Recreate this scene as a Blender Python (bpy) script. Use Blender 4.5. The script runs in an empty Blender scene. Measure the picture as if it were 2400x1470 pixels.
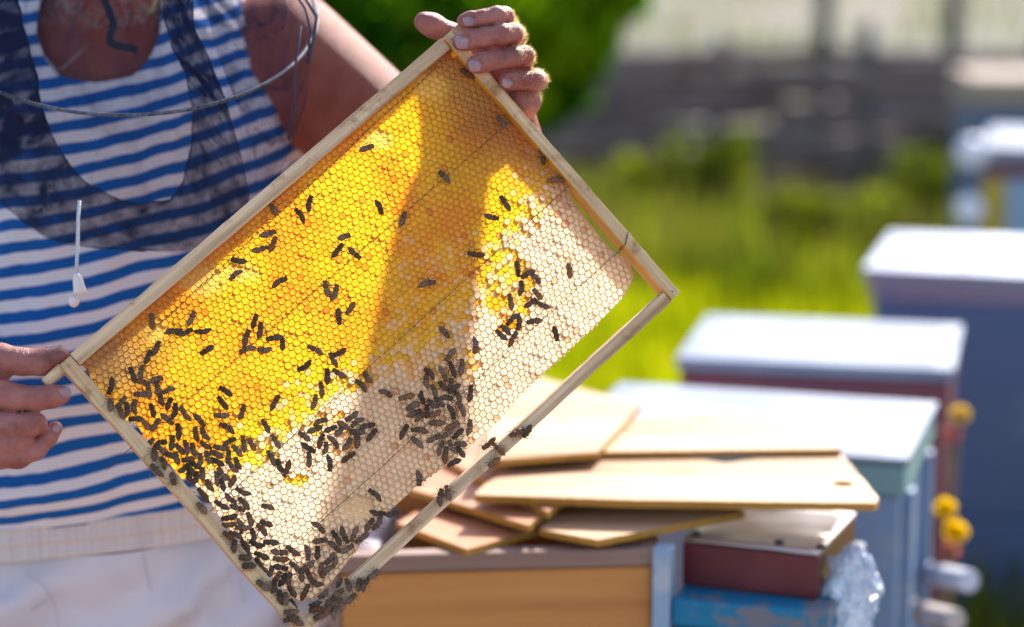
import bpy, bmesh, math, random
import numpy as np
from mathutils import Vector, Matrix, noise
random.seed(7); rng = np.random.default_rng(7)
SC = bpy.context.scene
COL = SC.collection

# ---------------------------------------------------------------- camera, sky, sun, exposure
PITCH = math.radians(11.03); CAMZ = 1.68; FPX = 5667.0
cam_d = bpy.data.cameras.new('camera'); cam = bpy.data.objects.new('camera', cam_d); COL.objects.link(cam)
cam.location = (0, 0, CAMZ); cam.rotation_euler = (math.pi/2 - PITCH, 0, 0)
cam_d.sensor_width = 36; cam_d.lens = 85; cam_d.clip_end = 500; cam_d.clip_start = 0.05
cam_d.dof.use_dof = True; cam_d.dof.focus_distance = 2.06; cam_d.dof.aperture_fstop = 2.5
SC.camera = cam
SUN_EL = math.radians(37); SUN_AZ = math.radians(25)      # azimuth measured from +Y towards +X
sdir = Vector((math.cos(SUN_EL)*math.sin(SUN_AZ), math.cos(SUN_EL)*math.cos(SUN_AZ), math.sin(SUN_EL)))
wd = bpy.data.worlds.new('World'); SC.world = wd; wd.use_nodes = True
wn = wd.node_tree; bg = wn.nodes['Background']
sky = wn.nodes.new('ShaderNodeTexSky'); sky.sky_type = 'NISHITA'; sky.sun_disc = False
sky.sun_elevation = SUN_EL; sky.sun_rotation = SUN_AZ; sky.altitude = 100; sky.dust_density = 1.5
wn.links.new(sky.outputs[0], bg.inputs[0]); bg.inputs[1].default_value = 0.15
sl = bpy.data.lights.new('sun', 'SUN'); so = bpy.data.objects.new('sun', sl); COL.objects.link(so)
sl.energy = 5.0; sl.angle = math.radians(3.0); sl.color = (1, 0.955, 0.89)
so.rotation_euler = sdir.to_track_quat('Z', 'Y').to_euler(); so.location = (0, 4, 8)
SC.view_settings.view_transform = 'Standard'; SC.view_settings.look = 'None'
SC.view_settings.exposure = 1.1; SC.view_settings.gamma = 1; SC.view_settings.use_curve_mapping = False
SC.render.engine = 'CYCLES'
cy = SC.cycles; cy.use_denoising = True
try: cy.denoiser = 'OPENIMAGEDENOISE'
except Exception: pass
cy.max_bounces = 10; cy.diffuse_bounces = 5; cy.transmission_bounces = 6; cy.transparent_max_bounces = 16
cy.caustics_reflective = False; cy.caustics_refractive = False; cy.sample_clamp_indirect = 6

# ---------------------------------------------------------------- frames of reference
C0 = np.array([0, 0, CAMZ]); cp, sp = math.cos(PITCH), math.sin(PITCH)
F_ = np.array([0, cp, -sp]); R_ = np.array([1., 0, 0]); U_ = np.array([0, sp, cp])
def ray(px, py): return F_ + R_*((px-1200)/FPX) + U_*((735-py)/FPX)
def P(px, py, d): return C0 + ray(px, py)*d                    # a point at distance d along the view axis
def G(px, py, z):                                              # the point of a horizontal plane at height z
    r = ray(px, py); return C0 + r*((z-CAMZ)/r[2])

# ---------------------------------------------------------------- helpers
def tag(o, label=None, cat=None, group=None, kind=None):
    if label: o['label'] = label
    if cat: o['category'] = cat
    if group: o['group'] = group
    if kind: o['kind'] = kind
    return o
def me_np(name, V, Fc, smooth=False):
    me = bpy.data.meshes.new(name)
    V = np.asarray(V, dtype=np.float64)
    if isinstance(Fc, np.ndarray):
        n, k = Fc.shape
        me.vertices.add(len(V)); me.vertices.foreach_set('co', V.ravel())
        me.loops.add(n*k); me.loops.foreach_set('vertex_index', Fc.ravel().astype(np.int32))
        me.polygons.add(n); me.polygons.foreach_set('loop_start', np.arange(0, n*k, k, dtype=np.int32))
        me.update(calc_edges=True)
    else:
        me.from_pydata([tuple(v) for v in V], [], [tuple(f) for f in Fc]); me.update()
    if smooth: me.polygons.foreach_set('use_smooth', np.ones(len(me.polygons), dtype=bool))
    return me
def link(name, me, mat=None, parent=None, loc=None, mw=None):
    o = bpy.data.objects.new(name, me); COL.objects.link(o)
    if mat is not None and me is not None and len(me.materials) == 0: me.materials.append(mat)
    if parent is not None: o.parent = parent
    if mw is not None: o.matrix_world = mw
    if loc is not None: o.location = loc
    return o
def empty(name, loc=(0, 0, 0), rz=0):
    o = bpy.data.objects.new(name, None); COL.objects.link(o); o.location = tuple(loc); o.rotation_euler = (0, 0, rz)
    o.empty_display_size = 0.05; return o
class MB:
    def __init__(s): s.v = []; s.f = []
    def add(s, V, Fc):
        b = len(s.v); s.v += [tuple(map(float, x)) for x in V]; s.f += [tuple(i+b for i in f) for f in Fc]
    def box(s, a, b):
        (x0, y0, z0), (x1, y1, z1) = a, b
        s.add([(x0,y0,z0),(x1,y0,z0),(x1,y1,z0),(x0,y1,z0),(x0,y0,z1),(x1,y0,z1),(x1,y1,z1),(x0,y1,z1)],
              [(3,2,1,0),(4,5,6,7),(0,1,5,4),(1,2,6,5),(2,3,7,6),(3,0,4,7)])
    def tube(s, pts, r, n=8, cap=True):
        pts = [Vector(p) for p in pts]; rs = r if hasattr(r, '__len__') else [r]*len(pts)
        rings = []; up = None
        for i, p in enumerate(pts):
            t = (pts[min(i+1, len(pts)-1)] - pts[max(i-1, 0)]).normalized()
            if up is None:
                up = t.orthogonal().normalized()
            up = (up - t*up.dot(t)).normalized(); sd = t.cross(up)
            rings.append([p + (up*math.cos(a) + sd*math.sin(a))*rs[i] for a in [2*math.pi*k/n for k in range(n)]])
        V = [v for rg in rings for v in rg]; Fc = []
        for i in range(len(pts)-1):
            for k in range(n):
                Fc.append((i*n+k, i*n+(k+1) % n, (i+1)*n+(k+1) % n, (i+1)*n+k))
        if cap: Fc += [tuple(reversed(range(n))), tuple(range((len(pts)-1)*n, len(pts)*n))]
        s.add(V, Fc)
    def mesh(s, name, smooth=False): return me_np(name, s.v, s.f, smooth)
    def obj(s, name, mat, parent=None, smooth=False, bevel=0, **k):
        o = link(name, s.mesh(name, smooth), mat, parent, **k)
        if bevel:
            m = o.modifiers.new('bevel', 'BEVEL'); m.width = bevel; m.segments = 2; m.limit_method = 'ANGLE'
        return o
def fbm(x, y, z, s, o=3):
    return noise.fractal(Vector((x*s, y*s, z*s)), 0.7, 2.1, o)

# node helpers
def mat(name):
    m = bpy.data.materials.new(name); m.use_nodes = True; nt = m.node_tree
    b = nt.nodes['Principled BSDF']; return m, nt, b
def N(nt, t, **k):
    n = nt.nodes.new(t)
    for a, v in k.items():
        if a.startswith('i_'):
            key = a[2:].replace('_', ' '); n.inputs[key].default_value = v
        else: setattr(n, a, v)
    return n
def L(nt, a, b): nt.links.new(a, b)
def noise_tex(nt, scale, detail=4, vec=None, rough=0.55, coord='Object', stretch=None):
    tc = nt.nodes.new('ShaderNodeTexCoord'); n = N(nt, 'ShaderNodeTexNoise'); n.inputs['Scale'].default_value = scale
    n.inputs['Detail'].default_value = detail; n.inputs['Roughness'].default_value = rough
    src = tc.outputs[coord]
    if stretch:
        mp = nt.nodes.new('ShaderNodeMapping'); mp.inputs['Scale'].default_value = stretch; L(nt, src, mp.inputs[0]); src = mp.outputs[0]
    L(nt, src, n.inputs['Vector']); return n
def ramp(nt, fac, stops):
    r = nt.nodes.new('ShaderNodeValToRGB'); cr = r.color_ramp
    while len(cr.elements) > 1: cr.elements.remove(cr.elements[-1])
    for i, (p, c) in enumerate(stops):
        e = cr.elements[0] if i == 0 else cr.elements.new(p)
        e.position = p; e.color = (c[0], c[1], c[2], 1)
    L(nt, fac, r.inputs[0]); return r
def bump(nt, b, h, strength=0.3, dist=0.001):
    bp = nt.nodes.new('ShaderNodeBump'); bp.inputs['Strength'].default_value = strength; bp.inputs['Distance'].default_value = dist
    L(nt, h, bp.inputs['Height']); L(nt, bp.outputs[0], b.inputs['Normal']); return bp
def simple(name, c1, c2=None, scale=20, rough=0.6, stretch=None, bmp=0.2, bd=0.001, spec=0.4, detail=5, lo=0.35, hi=0.65, metal=0):
    m, nt, b = mat(name); b.inputs['Roughness'].default_value = rough; b.inputs['Specular IOR Level'].default_value = spec
    b.inputs['Metallic'].default_value = metal
    n = noise_tex(nt, scale, detail, stretch=stretch)
    r = ramp(nt, n.outputs['Fac'], [(lo, c1), (hi, c2 or c1)]); L(nt, r.outputs[0], b.inputs['Base Color'])
    if bmp: bump(nt, b, n.outputs['Fac'], bmp, bd)
    return m

# grainy wood: grain along one axis of the object
def wood(name, c_dark, c_light, axis=0, k=1.0, rough=0.65, knots=False, bd=0.0006, spec=0.25):
    m, nt, b = mat(name); b.inputs['Roughness'].default_value = rough; b.inputs['Specular IOR Level'].default_value = spec
    st = [90*k, 90*k, 90*k]; st[axis] = 3.2*k
    n1 = noise_tex(nt, 1.0, 6, stretch=st, rough=0.6)
    st2 = [16*k, 16*k, 16*k]; st2[axis] = 1.1*k
    n2 = noise_tex(nt, 1.0, 3, stretch=st2)
    mx = N(nt, 'ShaderNodeMath', operation='ADD'); 
    m1 = N(nt, 'ShaderNodeMath', operation='MULTIPLY'); m1.inputs[1].default_value = 0.5; L(nt, n1.outputs['Fac'], m1.inputs[0])
    m2 = N(nt, 'ShaderNodeMath', operation='MULTIPLY'); m2.inputs[1].default_value = 0.5; L(nt, n2.outputs['Fac'], m2.inputs[0])
    L(nt, m1.outputs[0], mx.inputs[0]); L(nt, m2.outputs[0], mx.inputs[1])
    mid = tuple((a+c)/2 for a, c in zip(c_dark, c_light))
    r = ramp(nt, mx.outputs[0], [(0.36, c_dark), (0.48, mid), (0.6, c_light)])
    if knots:                                                   # stains and wear of a used frame
        st_ = noise_tex(nt, 38, 5, rough=.65); sr = ramp(nt, st_.outputs['Fac'], [(.56, (1, 1, 1)), (.70, (.5, .36, .22))]); mu = N(nt, 'ShaderNodeMixRGB', blend_type='MULTIPLY'); mu.inputs[0].default_value = .8
        L(nt, r.outputs[0], mu.inputs[1]); L(nt, sr.outputs[0], mu.inputs[2]); r = mu
    L(nt, r.outputs[0], b.inputs['Base Color']); bump(nt, b, mx.outputs[0], 0.5, bd)
    return m

# ---------------------------------------------------------------- surface nets (smooth mesh from a distance field)
def surface_net(f, o, h):
    s = f < 0; nx, ny, nz = f.shape
    cs = [(i, j, k) for i in (0, 1) for j in (0, 1) for k in (0, 1)]
    def sub(a, c): return a[c[0]:nx-1+c[0], c[1]:ny-1+c[1], c[2]:nz-1+c[2]]
    cnt = sum(sub(s, c).astype(np.int8) for c in cs)
    mask = (cnt > 0) & (cnt < 8); idx = np.full(mask.shape, -1, dtype=np.int64); nv = int(mask.sum()); idx[mask] = np.arange(nv)
    ijk = np.argwhere(mask).astype(float); acc = np.zeros((nv, 3)); num = np.zeros(nv)
    vals = {c: sub(f, c)[mask] for c in cs}
    for a in cs:
        for ax in range(3):
            if a[ax] == 1: continue
            b = list(a); b[ax] = 1; b = tuple(b)
            fa, fb = vals[a], vals[b]; m = (fa < 0) != (fb < 0)
            t = np.where(m, fa/np.where(fa-fb == 0, 1, fa-fb), 0)
            p = np.array(a, float)[None, :].repeat(nv, 0); p[:, ax] += t
            acc[m] += p[m]; num[m] += 1
    V = (ijk + acc/num[:, None])*h + np.array(o)
    faces = []
    for ax in range(3):
        u, v = [(1, 2), (2, 0), (0, 1)][ax]
        sl0 = [slice(None)]*3; sl1 = [slice(None)]*3
        sl0[ax] = slice(0, -1); sl1[ax] = slice(1, None)
        s0, s1 = s[tuple(sl0)], s[tuple(sl1)]; d = s0 != s1
        # stay inside
        keep = np.zeros_like(d); kk = [slice(None)]*3; kk[u] = slice(1, d.shape[u]-1); kk[v] = slice(1, d.shape[v]-1); keep[tuple(kk)] = True
        e = np.argwhere(d & keep)
        if not len(e): continue
        def cell(du, dv):
            q = e.copy(); q[:, u] += du; q[:, v] += dv; return idx[q[:, 0], q[:, 1], q[:, 2]]
        q = np.stack([cell(-1, -1), cell(0, -1), cell(0, 0), cell(-1, 0)], 1)
        inside0 = s0[e[:, 0], e[:, 1], e[:, 2]]
        q[~inside0] = q[~inside0][:, ::-1]
        faces.append(q)
    Fc = np.concatenate(faces); Fc = Fc[(Fc >= 0).all(1)]
    return V, Fc
def grid(lo, hi, h):
    lo, hi = np.array(lo), np.array(hi); n = np.ceil((hi-lo)/h).astype(int)+1
    ax = [lo[i]+h*np.arange(n[i]) for i in range(3)]
    X, Y, Z = np.meshgrid(*ax, indexing='ij'); return X.astype(np.float32), Y.astype(np.float32), Z.astype(np.float32), lo
def smin(a, b, k):
    h = np.clip(0.5+0.5*(b-a)/k, 0, 1); return b*(1-h)+a*h-k*h*(1-h)
def cone(X, Y, Z, a, b, ra, rb):
    a = np.array(a, float); b = np.array(b, float); d = b-a; L2 = (d*d).sum()+1e-12
    t = np.clip(((X-a[0])*d[0]+(Y-a[1])*d[1]+(Z-a[2])*d[2])/L2, 0, 1)
    return np.sqrt((X-a[0]-t*d[0])**2+(Y-a[1]-t*d[1])**2+(Z-a[2]-t*d[2])**2)-(ra+(rb-ra)*t)
def chain(XYZ, pts, rs, k=0.003):
    f = None
    for i in range(len(pts)-1):
        g = cone(*XYZ, pts[i], pts[i+1], rs[i], rs[i+1]); f = g if f is None else smin(f, g, k)
    return f
def ellip(X, Y, Z, c, ax, r):                                  # ax: three unit vectors, r: three radii
    d = [(X-c[0])*a[0]+(Y-c[1])*a[1]+(Z-c[2])*a[2] for a in ax]
    q = np.sqrt(sum((d[i]/r[i])**2 for i in range(3))+1e-9); q2 = np.sqrt(sum((d[i]/r[i]**2)**2 for i in range(3))+1e-12)
    return q*(q-1)/q2
BEES = """355,736,357,773 455,731,442,766 426,777,386,777 450,773,415,790 458,778,495,780 374,801,359,834 353,822,340,853 304,862,319,896 334,856,325,889 347,900,319,887 381,888,348,890 345,901,351,936 314,925,348,925 366,897,374,926 373,919,378,953 382,921,407,904 255,924,269,886 470,829,500,810 601,737,591,770 611,757,608,794 582,774,568,811 564,825,598,809 604,820,637,825 625,795,664,788 662,792,662,822 722,813,758,828 773,828,787,861 784,833,813,821 699,868,733,851 767,865,769,901 780,868,811,886 751,897,757,933 853,873,868,900 834,892,863,913 918,929,892,910 796,759,791,722 813,737,832,708 740,926,733,962 653,928,631,961 790,668,783,707 761,659,767,698 950,498,938,533 875,342,842,354 1029,403,1056,427 1167,272,1184,301 1082,163,1111,185 1274,384,1269,345 1320,423,1281,422 1174,461,1196,495 1168,512,1135,507 635,479,648,506 692,491,718,519 730,460,717,495 645,542,609,554 646,557,631,592 626,579,590,591 542,608,578,616 540,656,563,630 672,653,635,668 820,551,792,561 802,572,777,604 844,605,814,583 895,501,884,468 1097,594,1136,602 1019,662,979,665 1052,791,1029,767 1215,647,1210,610 1223,650,1253,632 1265,664,1248,639 1222,659,1225,694 1332,620,1336,654 1194,690,1200,728 1249,679,1271,702 1256,701,1231,722 1256,710,1288,725 1188,762,1213,731 1213,773,1223,739 1236,756,1271,750 1307,798,1298,764 1173,764,1198,782 1163,775,1186,799 1211,779,1190,812 1112,828,1118,791 1046,845,1067,817 1054,849,1067,887 1083,843,1082,882 1045,893,1032,857 996,865,1022,883 1000,878,995,911 1104,904,1100,943 936,935,973,926 1011,903,1024,930 1019,931,1039,956 994,946,980,919 1002,939,1023,961 954,960,983,942 986,963,953,976 1000,950,1002,981 994,968,969,984 1006,976,1035,967 1031,895,1049,919 1059,887,1053,916 1052,921,1079,902 1065,917,1083,941 1060,935,1031,929 1071,943,1096,972 1064,982,1057,948 1007,991,1044,991 1075,991,1043,1008 1101,984,1099,1021 955,997,935,1029 965,1007,1005,1006 1035,1025,1067,1008 1062,1028,1086,1005 1032,1020,999,1037 964,1027,994,1047 1039,1035,1023,1068 1047,1049,1039,1088 1053,1033,1064,1066 1066,1040,1096,1042 1070,1049,1089,1072 1050,1091,1079,1074 983,1138,983,1102 865,1149,897,1169 1035,1147,1024,1185 1045,1139,1056,1173 1156,1040,1183,1067 1132,1051,1163,1028 1196,1022,1227,1006 1227,1025,1248,999 1147,1093,1173,1074 614,984,632,1014 637,1020,656,1052 628,1058,647,1091 649,1077,659,1109 666,1116,683,1080 766,983,733,989 753,1001,720,1014 701,1014,727,1034 738,1059,704,1041 758,1018,744,1050 764,1037,764,1067 791,1050,774,1018 789,1000,760,1012 818,1006,790,988 804,999,789,1025 811,984,841,967 825,1000,849,976 877,995,840,1000 820,1012,856,1012 836,1016,837,1051 822,1027,806,1056 882,1007,857,1031 831,1061,799,1081 773,1104,775,1066 723,1060,725,1096 259,935,259,965 293,930,270,963 281,955,287,984 295,944,301,978 317,937,310,971 302,983,336,982 333,984,351,1008 352,948,364,978 402,934,388,960 411,946,411,983 424,954,441,990 373,982,355,1011 405,994,376,970 416,994,421,1032 479,999,456,968 458,1002,461,1036 472,1004,483,1035 515,908,545,928 512,931,535,960 571,949,563,985 501,974,538,977 515,995,552,1009 552,1029,517,1045 569,1023,574,1061 581,1028,598,1056 545,1045,569,1068 552,1073,561,1102 359,1029,340,1053 390,1036,359,1039 405,1021,402,1056 411,1042,432,1064 430,1034,441,1067 451,1039,456,1072 470,1036,494,1053 501,1046,536,1056 365,1045,389,1063 361,1051,361,1081 383,1063,412,1070 412,1060,416,1090 378,1072,393,1098 354,1090,375,1121 407,1136,402,1106 427,1080,457,1075 442,1089,419,1109 446,1082,469,1101 468,1063,472,1097 482,1058,490,1089 492,1058,524,1072 496,1077,526,1092 535,1056,535,1086 538,1084,555,1109 538,1141,555,1116 510,1097,533,1130 507,1106,511,1140 475,1097,475,1127 461,1106,456,1137 444,1101,443,1133 433,1093,456,1112 484,1125,493,1153 516,1122,526,1151 465,1146,488,1177 463,1180,486,1202 505,1175,536,1196 553,1177,524,1162 554,1145,585,1165 562,1167,585,1194 573,1197,538,1184 614,1185,644,1189 520,1216,558,1211 520,1231,554,1230 566,1250,565,1215 580,1202,592,1233 609,1223,639,1233 602,1231,627,1253 551,1238,588,1242 590,1240,602,1272 585,1269,617,1287 618,1270,654,1272 525,1248,551,1265 539,1248,570,1260 552,1266,545,1295 565,1267,590,1293 564,1280,584,1302 561,1306,591,1306 597,1296,631,1310 673,1297,634,1295 672,1282,701,1306 640,1309,677,1315 722,1313,723,1277 745,1281,744,1313 766,1265,731,1270 779,1246,801,1278 796,1293,772,1267 815,1272,793,1238 760,1248,735,1219 568,1327,600,1325 599,1309,615,1334 825,1268,836,1233 875,1217,853,1246 902,1204,867,1206 873,1240,900,1213 932,1200,904,1209 834,1272,865,1250 827,1279,798,1299 763,1321,787,1297 755,1319,750,1351 772,1332,794,1310 753,1354,775,1327 674,1334,640,1327 679,1319,703,1337 706,1336,739,1318 637,1327,632,1356 603,1318,623,1345 603,1363,632,1385 658,1340,640,1365 669,1345,658,1376 681,1344,674,1373 643,1361,645,1391 656,1384,654,1418 669,1389,671,1420 676,1374,693,1400 702,1334,711,1363 719,1336,729,1365 723,1371,703,1406 729,1361,754,1377 681,1406,693,1433 665,1433,700,1431 665,1455,698,1444 686,1449,709,1469 794,1384,792,1354 747,1401,773,1386 726,1421,755,1411 724,1430,757,1424 812,1357,824,1385 844,1357,836,1386 886,1337,867,1360 864,1360,845,1384 834,1393,810,1417 805,1383,779,1399 797,1403,804,1432 786,1401,760,1416 775,1421,757,1445 788,1423,776,1451 736,1450,764,1438 766,1453,739,1468"""
# ================================================================ LARGE STRUCTURE: ground, field, fence, greenery
m_soil, nt, b_ = mat('meadow_soil'); n_ = noise_tex(nt, 1.6, 5); r_ = ramp(nt, n_.outputs['Fac'], [(0.35, (0.05, 0.065, 0.01)), (0.65, (0.12, 0.16, 0.015))])
r2_ = ramp(nt, n_.outputs['Fac'], [(0.35, (0.2, 0.13, 0.1)), (0.65, (0.34, 0.24, 0.19))]); tc_ = N(nt, 'ShaderNodeTexCoord'); sx_ = N(nt, 'ShaderNodeSeparateXYZ'); L(nt, tc_.outputs['Object'], sx_.inputs[0])
mr_ = N(nt, 'ShaderNodeMapRange'); mr_.inputs['From Min'].default_value = 3.2; mr_.inputs['From Max'].default_value = 4.2; L(nt, sx_.outputs[1], mr_.inputs[0])   # near ground out of view, tan to bounce warm light, grass beyond
mx_ = N(nt, 'ShaderNodeMixRGB'); L(nt, mr_.outputs[0], mx_.inputs[0]); L(nt, r2_.outputs[0], mx_.inputs[1]); L(nt, r_.outputs[0], mx_.inputs[2]); L(nt, mx_.outputs[0], b_.inputs['Base Color']); b_.inputs['Roughness'].default_value = 0.95
m_field = simple('far_field', (0.10, 0.13, 0.09), (0.16, 0.12, 0.095), 0.35, 0.95, stretch=(0.5, 1.6, 1), bmp=0)
gv = []; gf = []
nxs, nys = 60, 60
for j in range(nys+1):
    for i in range(nxs+1):
        x = -14+28*i/nxs; y = -4+17*j/nys
        gv.append((x, y, 0.02*fbm(x, y, 0, 0.6)))
for j in range(nys):
    for i in range(nxs):
        a = j*(nxs+1)+i; gf.append((a, a+1, a+nxs+2, a+nxs+1))
tag(link('ground', me_np('ground', gv, gf, True), m_soil), 'green meadow ground under the hives', kind='structure')
fv = []; ff = []
nx2, ny2 = 60, 60
for j in range(ny2+1):
    for i in range(nx2+1):
        x = -150+300*i/nx2; y = 13+(200*(j/ny2)**1.6)
        fv.append((x, y, -0.004+0.03*fbm(x, y, 0, 0.2)*min(1, (y-13)/3)))
for j in range(ny2):
    for i in range(nx2):
        a = j*(nx2+1)+i; ff.append((a, a+1, a+nx2+2, a+nx2+1))
tag(link('far_field', me_np('far_field', fv, ff, True), m_field), 'pale dry field beyond the woven fence', kind='structure')

def leafmat(name, c1, c2, tr=0.5, scale=3):
    m = bpy.data.materials.new(name); m.use_nodes = True; nt = m.node_tree; nt.nodes.clear()
    out = N(nt, 'ShaderNodeOutputMaterial'); n = noise_tex(nt, scale, 3); r = ramp(nt, n.outputs['Fac'], [(0.38, c1), (0.62, c2)])
    d = N(nt, 'ShaderNodeBsdfDiffuse'); t = N(nt, 'ShaderNodeBsdfTranslucent'); mx = N(nt, 'ShaderNodeMixShader'); mx.inputs[0].default_value = tr
    L(nt, r.outputs[0], d.inputs[0]); 
    g = N(nt, 'ShaderNodeMixRGB', blend_type='MULTIPLY'); g.inputs[0].default_value = 1; g.inputs[2].default_value = (1.6, 1.75, 0.5, 1); L(nt, r.outputs[0], g.inputs[1]); L(nt, g.outputs[0], t.inputs[0])
    L(nt, d.outputs[0], mx.inputs[1]); L(nt, t.outputs[0], mx.inputs[2]); L(nt, mx.outputs[0], out.inputs[0]); return m
m_grass = leafmat('grass_blades', (0.13, 0.15, 0.004), (0.29, 0.28, 0.008), 0.6, 2.6)
m_dry = leafmat('dry_weeds', (0.1, 0.09, 0.045), (0.2, 0.16, 0.08), 0.3, 2)
m_stub_ = leafmat('field_stubble_blades', (0.14, 0.15, 0.1), (0.2, 0.17, 0.13), 0.3, 2)
m_leaf = leafmat('tree_leaves', (0.03, 0.11, 0.006), (0.34, 0.44, 0.008), 0.6, 2.2)
m_leaf2 = leafmat('shrub_leaves', (0.06, 0.08, 0.012), (0.2, 0.21, 0.02), 0.5, 3)
m_bark = simple('bark', (0.09, 0.07, 0.055), (0.17, 0.14, 0.11), 12, 0.9, stretch=(1, 1, 0.2), bmp=0.6, bd=0.01)

def blades(name, mtl, n, region, hmin, hmax, w, label, lean=0.35):
    x, y = region(n); n = len(x)
    h = rng.uniform(hmin, hmax, n); a = rng.uniform(0, 2*np.pi, n); l = rng.uniform(0, lean, n)*h; b = rng.uniform(0, 2*np.pi, n)
    dx, dy = np.cos(a)*w/2, np.sin(a)*w/2
    z0 = np.zeros(n)-0.01
    V = np.stack([np.stack([x-dx, y-dy, z0], 1), np.stack([x+dx, y+dy, z0], 1),
                  np.stack([x+dx*.8+np.cos(b)*l*.35, y+dy*.8+np.sin(b)*l*.35, h*.55], 1), np.stack([x-dx*.8+np.cos(b)*l*.35, y-dy*.8+np.sin(b)*l*.35, h*.55], 1),
                  np.stack([x+np.cos(b)*l, y+np.sin(b)*l, h], 1)], 1).reshape(-1, 3)
    i = np.arange(n)*5
    Fc = np.concatenate([np.stack([i, i+1, i+2], 1), np.stack([i, i+2, i+3], 1), np.stack([i+3, i+2, i+4], 1)])
    return tag(link(name, me_np(name, V, Fc), mtl), label, kind='stuff')
def reg(x0, x1, y0, y1, dens=None):
    def f(n):
        x = rng.uniform(x0, x1, n); y = y0+(y1-y0)*rng.uniform(0, 1, n)**1.0
        if dens is not None:
            k = np.array([noise.noise(Vector((a*dens, b*dens, 3))) for a, b in zip(x, y)]) > -0.12; x, y = x[k], y[k]
        return x, y
    return f
blades('meadow_grass', m_grass, 60000, reg(-3.5, 4.5, 4.0, 8.6), 0.06, 0.22, 0.014, 'bright yellow green meadow grass between the hives and the fence')
blades('tall_weeds', m_leaf2, 12000, reg(-3, 4, 8.2, 10.9, 1.1), 0.12, 0.36, 0.02, 'olive green weeds growing up in front of the woven fence', 0.5)
blades('dry_stalks', m_dry, 9000, reg(-3, 4.5, 8.6, 10.9, 0.8), 0.12, 0.4, 0.012, 'dry straw coloured stalks along the foot of the fence', 0.3)
blades('field_stubble', m_stub_, 6000, reg(-9, 12, 13.2, 30, 0.5), 0.05, 0.3, 0.03, 'short dry stubble in the field beyond the fence', 0.4)

def crown(pts_fn, n, mtl, leaf, name, parent):
    V = []; Fc = []
    P_ = pts_fn(n)
    for p in P_:
        a = Vector(rng.normal(size=3)).normalized(); b = a.orthogonal().normalized(); c = a.cross(b)
        s = leaf*random.uniform(0.6, 1.3); i = len(V)
        V += [p-b*s*.5, p+c*s*.28, p+b*s*.5, p-c*s*.28]; Fc.append((i, i+1, i+2, i+3))
    return link(name, me_np(name, V, Fc), mtl, parent)
def clumps(centers, rad, spread=1.0):
    def f(n):
        out = []
        for _ in range(n):
            c, r = random.choice(centers); d = Vector(rng.normal(size=3)).normalized()*r*random.uniform(0.25, 1)**0.6
            out.append(Vector(c)+Vector((d.x, d.y, d.z*0.8)))
        return out
    return f
# tree behind the beekeeper: trunk far left, a bough hanging in behind the raised hand
tr = empty('leafy_tree', (-1.6, 8.2, 0)); tag(tr, 'green leafy tree behind the beekeeper and the raised hand', 'tree')
mb = MB(); mb.tube([(-1.6, 8.2, -0.05), (-1.55, 8.2, 0.6), (-1.4, 8.15, 1.3), (-1.2, 8.1, 2.1), (-1.0, 8.1, 2.9)], [0.16, 0.13, 0.11, 0.08, 0.04], 10)
o = mb.obj('trunk', m_bark, None, True); o.parent = tr; o.matrix_parent_inverse = Matrix.Translation((1.6, -8.2, 0))
mb = MB()
for e in [(-0.5, 7.6, 1.6), (0.1, 7.4, 1.45), (-0.2, 7.9, 2.2), (-2.6, 7.9, 2.0), (-0.9, 7.7, 1.2)]:
    s = Vector((-1.38, 8.14, 1.4)); e = Vector(e); mb.tube([s, s.lerp(e, .5)+Vector((0, 0, .12)), e], [0.05, 0.03, 0.012], 6)
o = mb.obj('branch', m_bark, None, True); o.parent = tr; o.matrix_parent_inverse = Matrix.Translation((1.6, -8.2, 0))
cl = []
for (px, py, r) in [(800, 40, .3), (900, 150, .3), (860, -60, .35), (1000, 20, .3), (1080, 120, .28), (1150, -40, .3), (1240, 60, .26), (1290, 170, .22), (1340, 60, .2),
                    (1250, 235, .16), (1400, -20, .2), (1180, 200, .22), (640, 60, .35), (420, 0, .4), (960, 260, .2), (1345, 130, .14), (200, -80, .4), (1300, -150, .35), (1000, -200, .4), (700, -200, .5)]:
    p = P(px, py, random.uniform(7.2, 8.2)); cl.append((tuple(p), r*0.72))
o = crown(clumps([(c_, r_*1.12) for c_, r_ in cl], 1), 9500, m_leaf, 0.085, 'crown', None); o.parent = tr; o.matrix_parent_inverse = Matrix.Translation((1.6, -8.2, 0))

# shrubs in front of the fence
for k, (x, y, r, h, lab) in enumerate([(0.75, 10.2, .28, .42, 'low olive shrub at the foot of the woven fence, left of the hives'),
                                  (1.75, 9.8, .3, .5, 'yellowish green bush in the grass right of the middle of the fence'),
                                  (2.2, 10.3, .3, .62, 'darker green shrub against the fence, next to the farthest hive'),
                                  (1.25, 9.2, .25, .3, 'bright low bush in the grass between the fence and the hives')]):
    t = empty('shrub', (x, y, 0)); tag(t, lab, 'shrub', 'shrubs along the fence')
    mb = MB()
    for q in range(5): mb.tube([(0, 0, -0.02), (random.uniform(-.1, .1), random.uniform(-.1, .1), h*.5), (random.uniform(-.2, .2), random.uniform(-.2, .2), h)], [0.012, 0.008, 0.003], 5)
    mb.obj('stem', m_bark, t)
    cs = [((random.uniform(-r, r)*.8, random.uniform(-r, r)*.6, random.uniform(.12, h)), r*.45) for _ in range(9)]
    crown(clumps(cs, 1), 1300, m_leaf2, 0.06, 'foliage', t)

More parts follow.
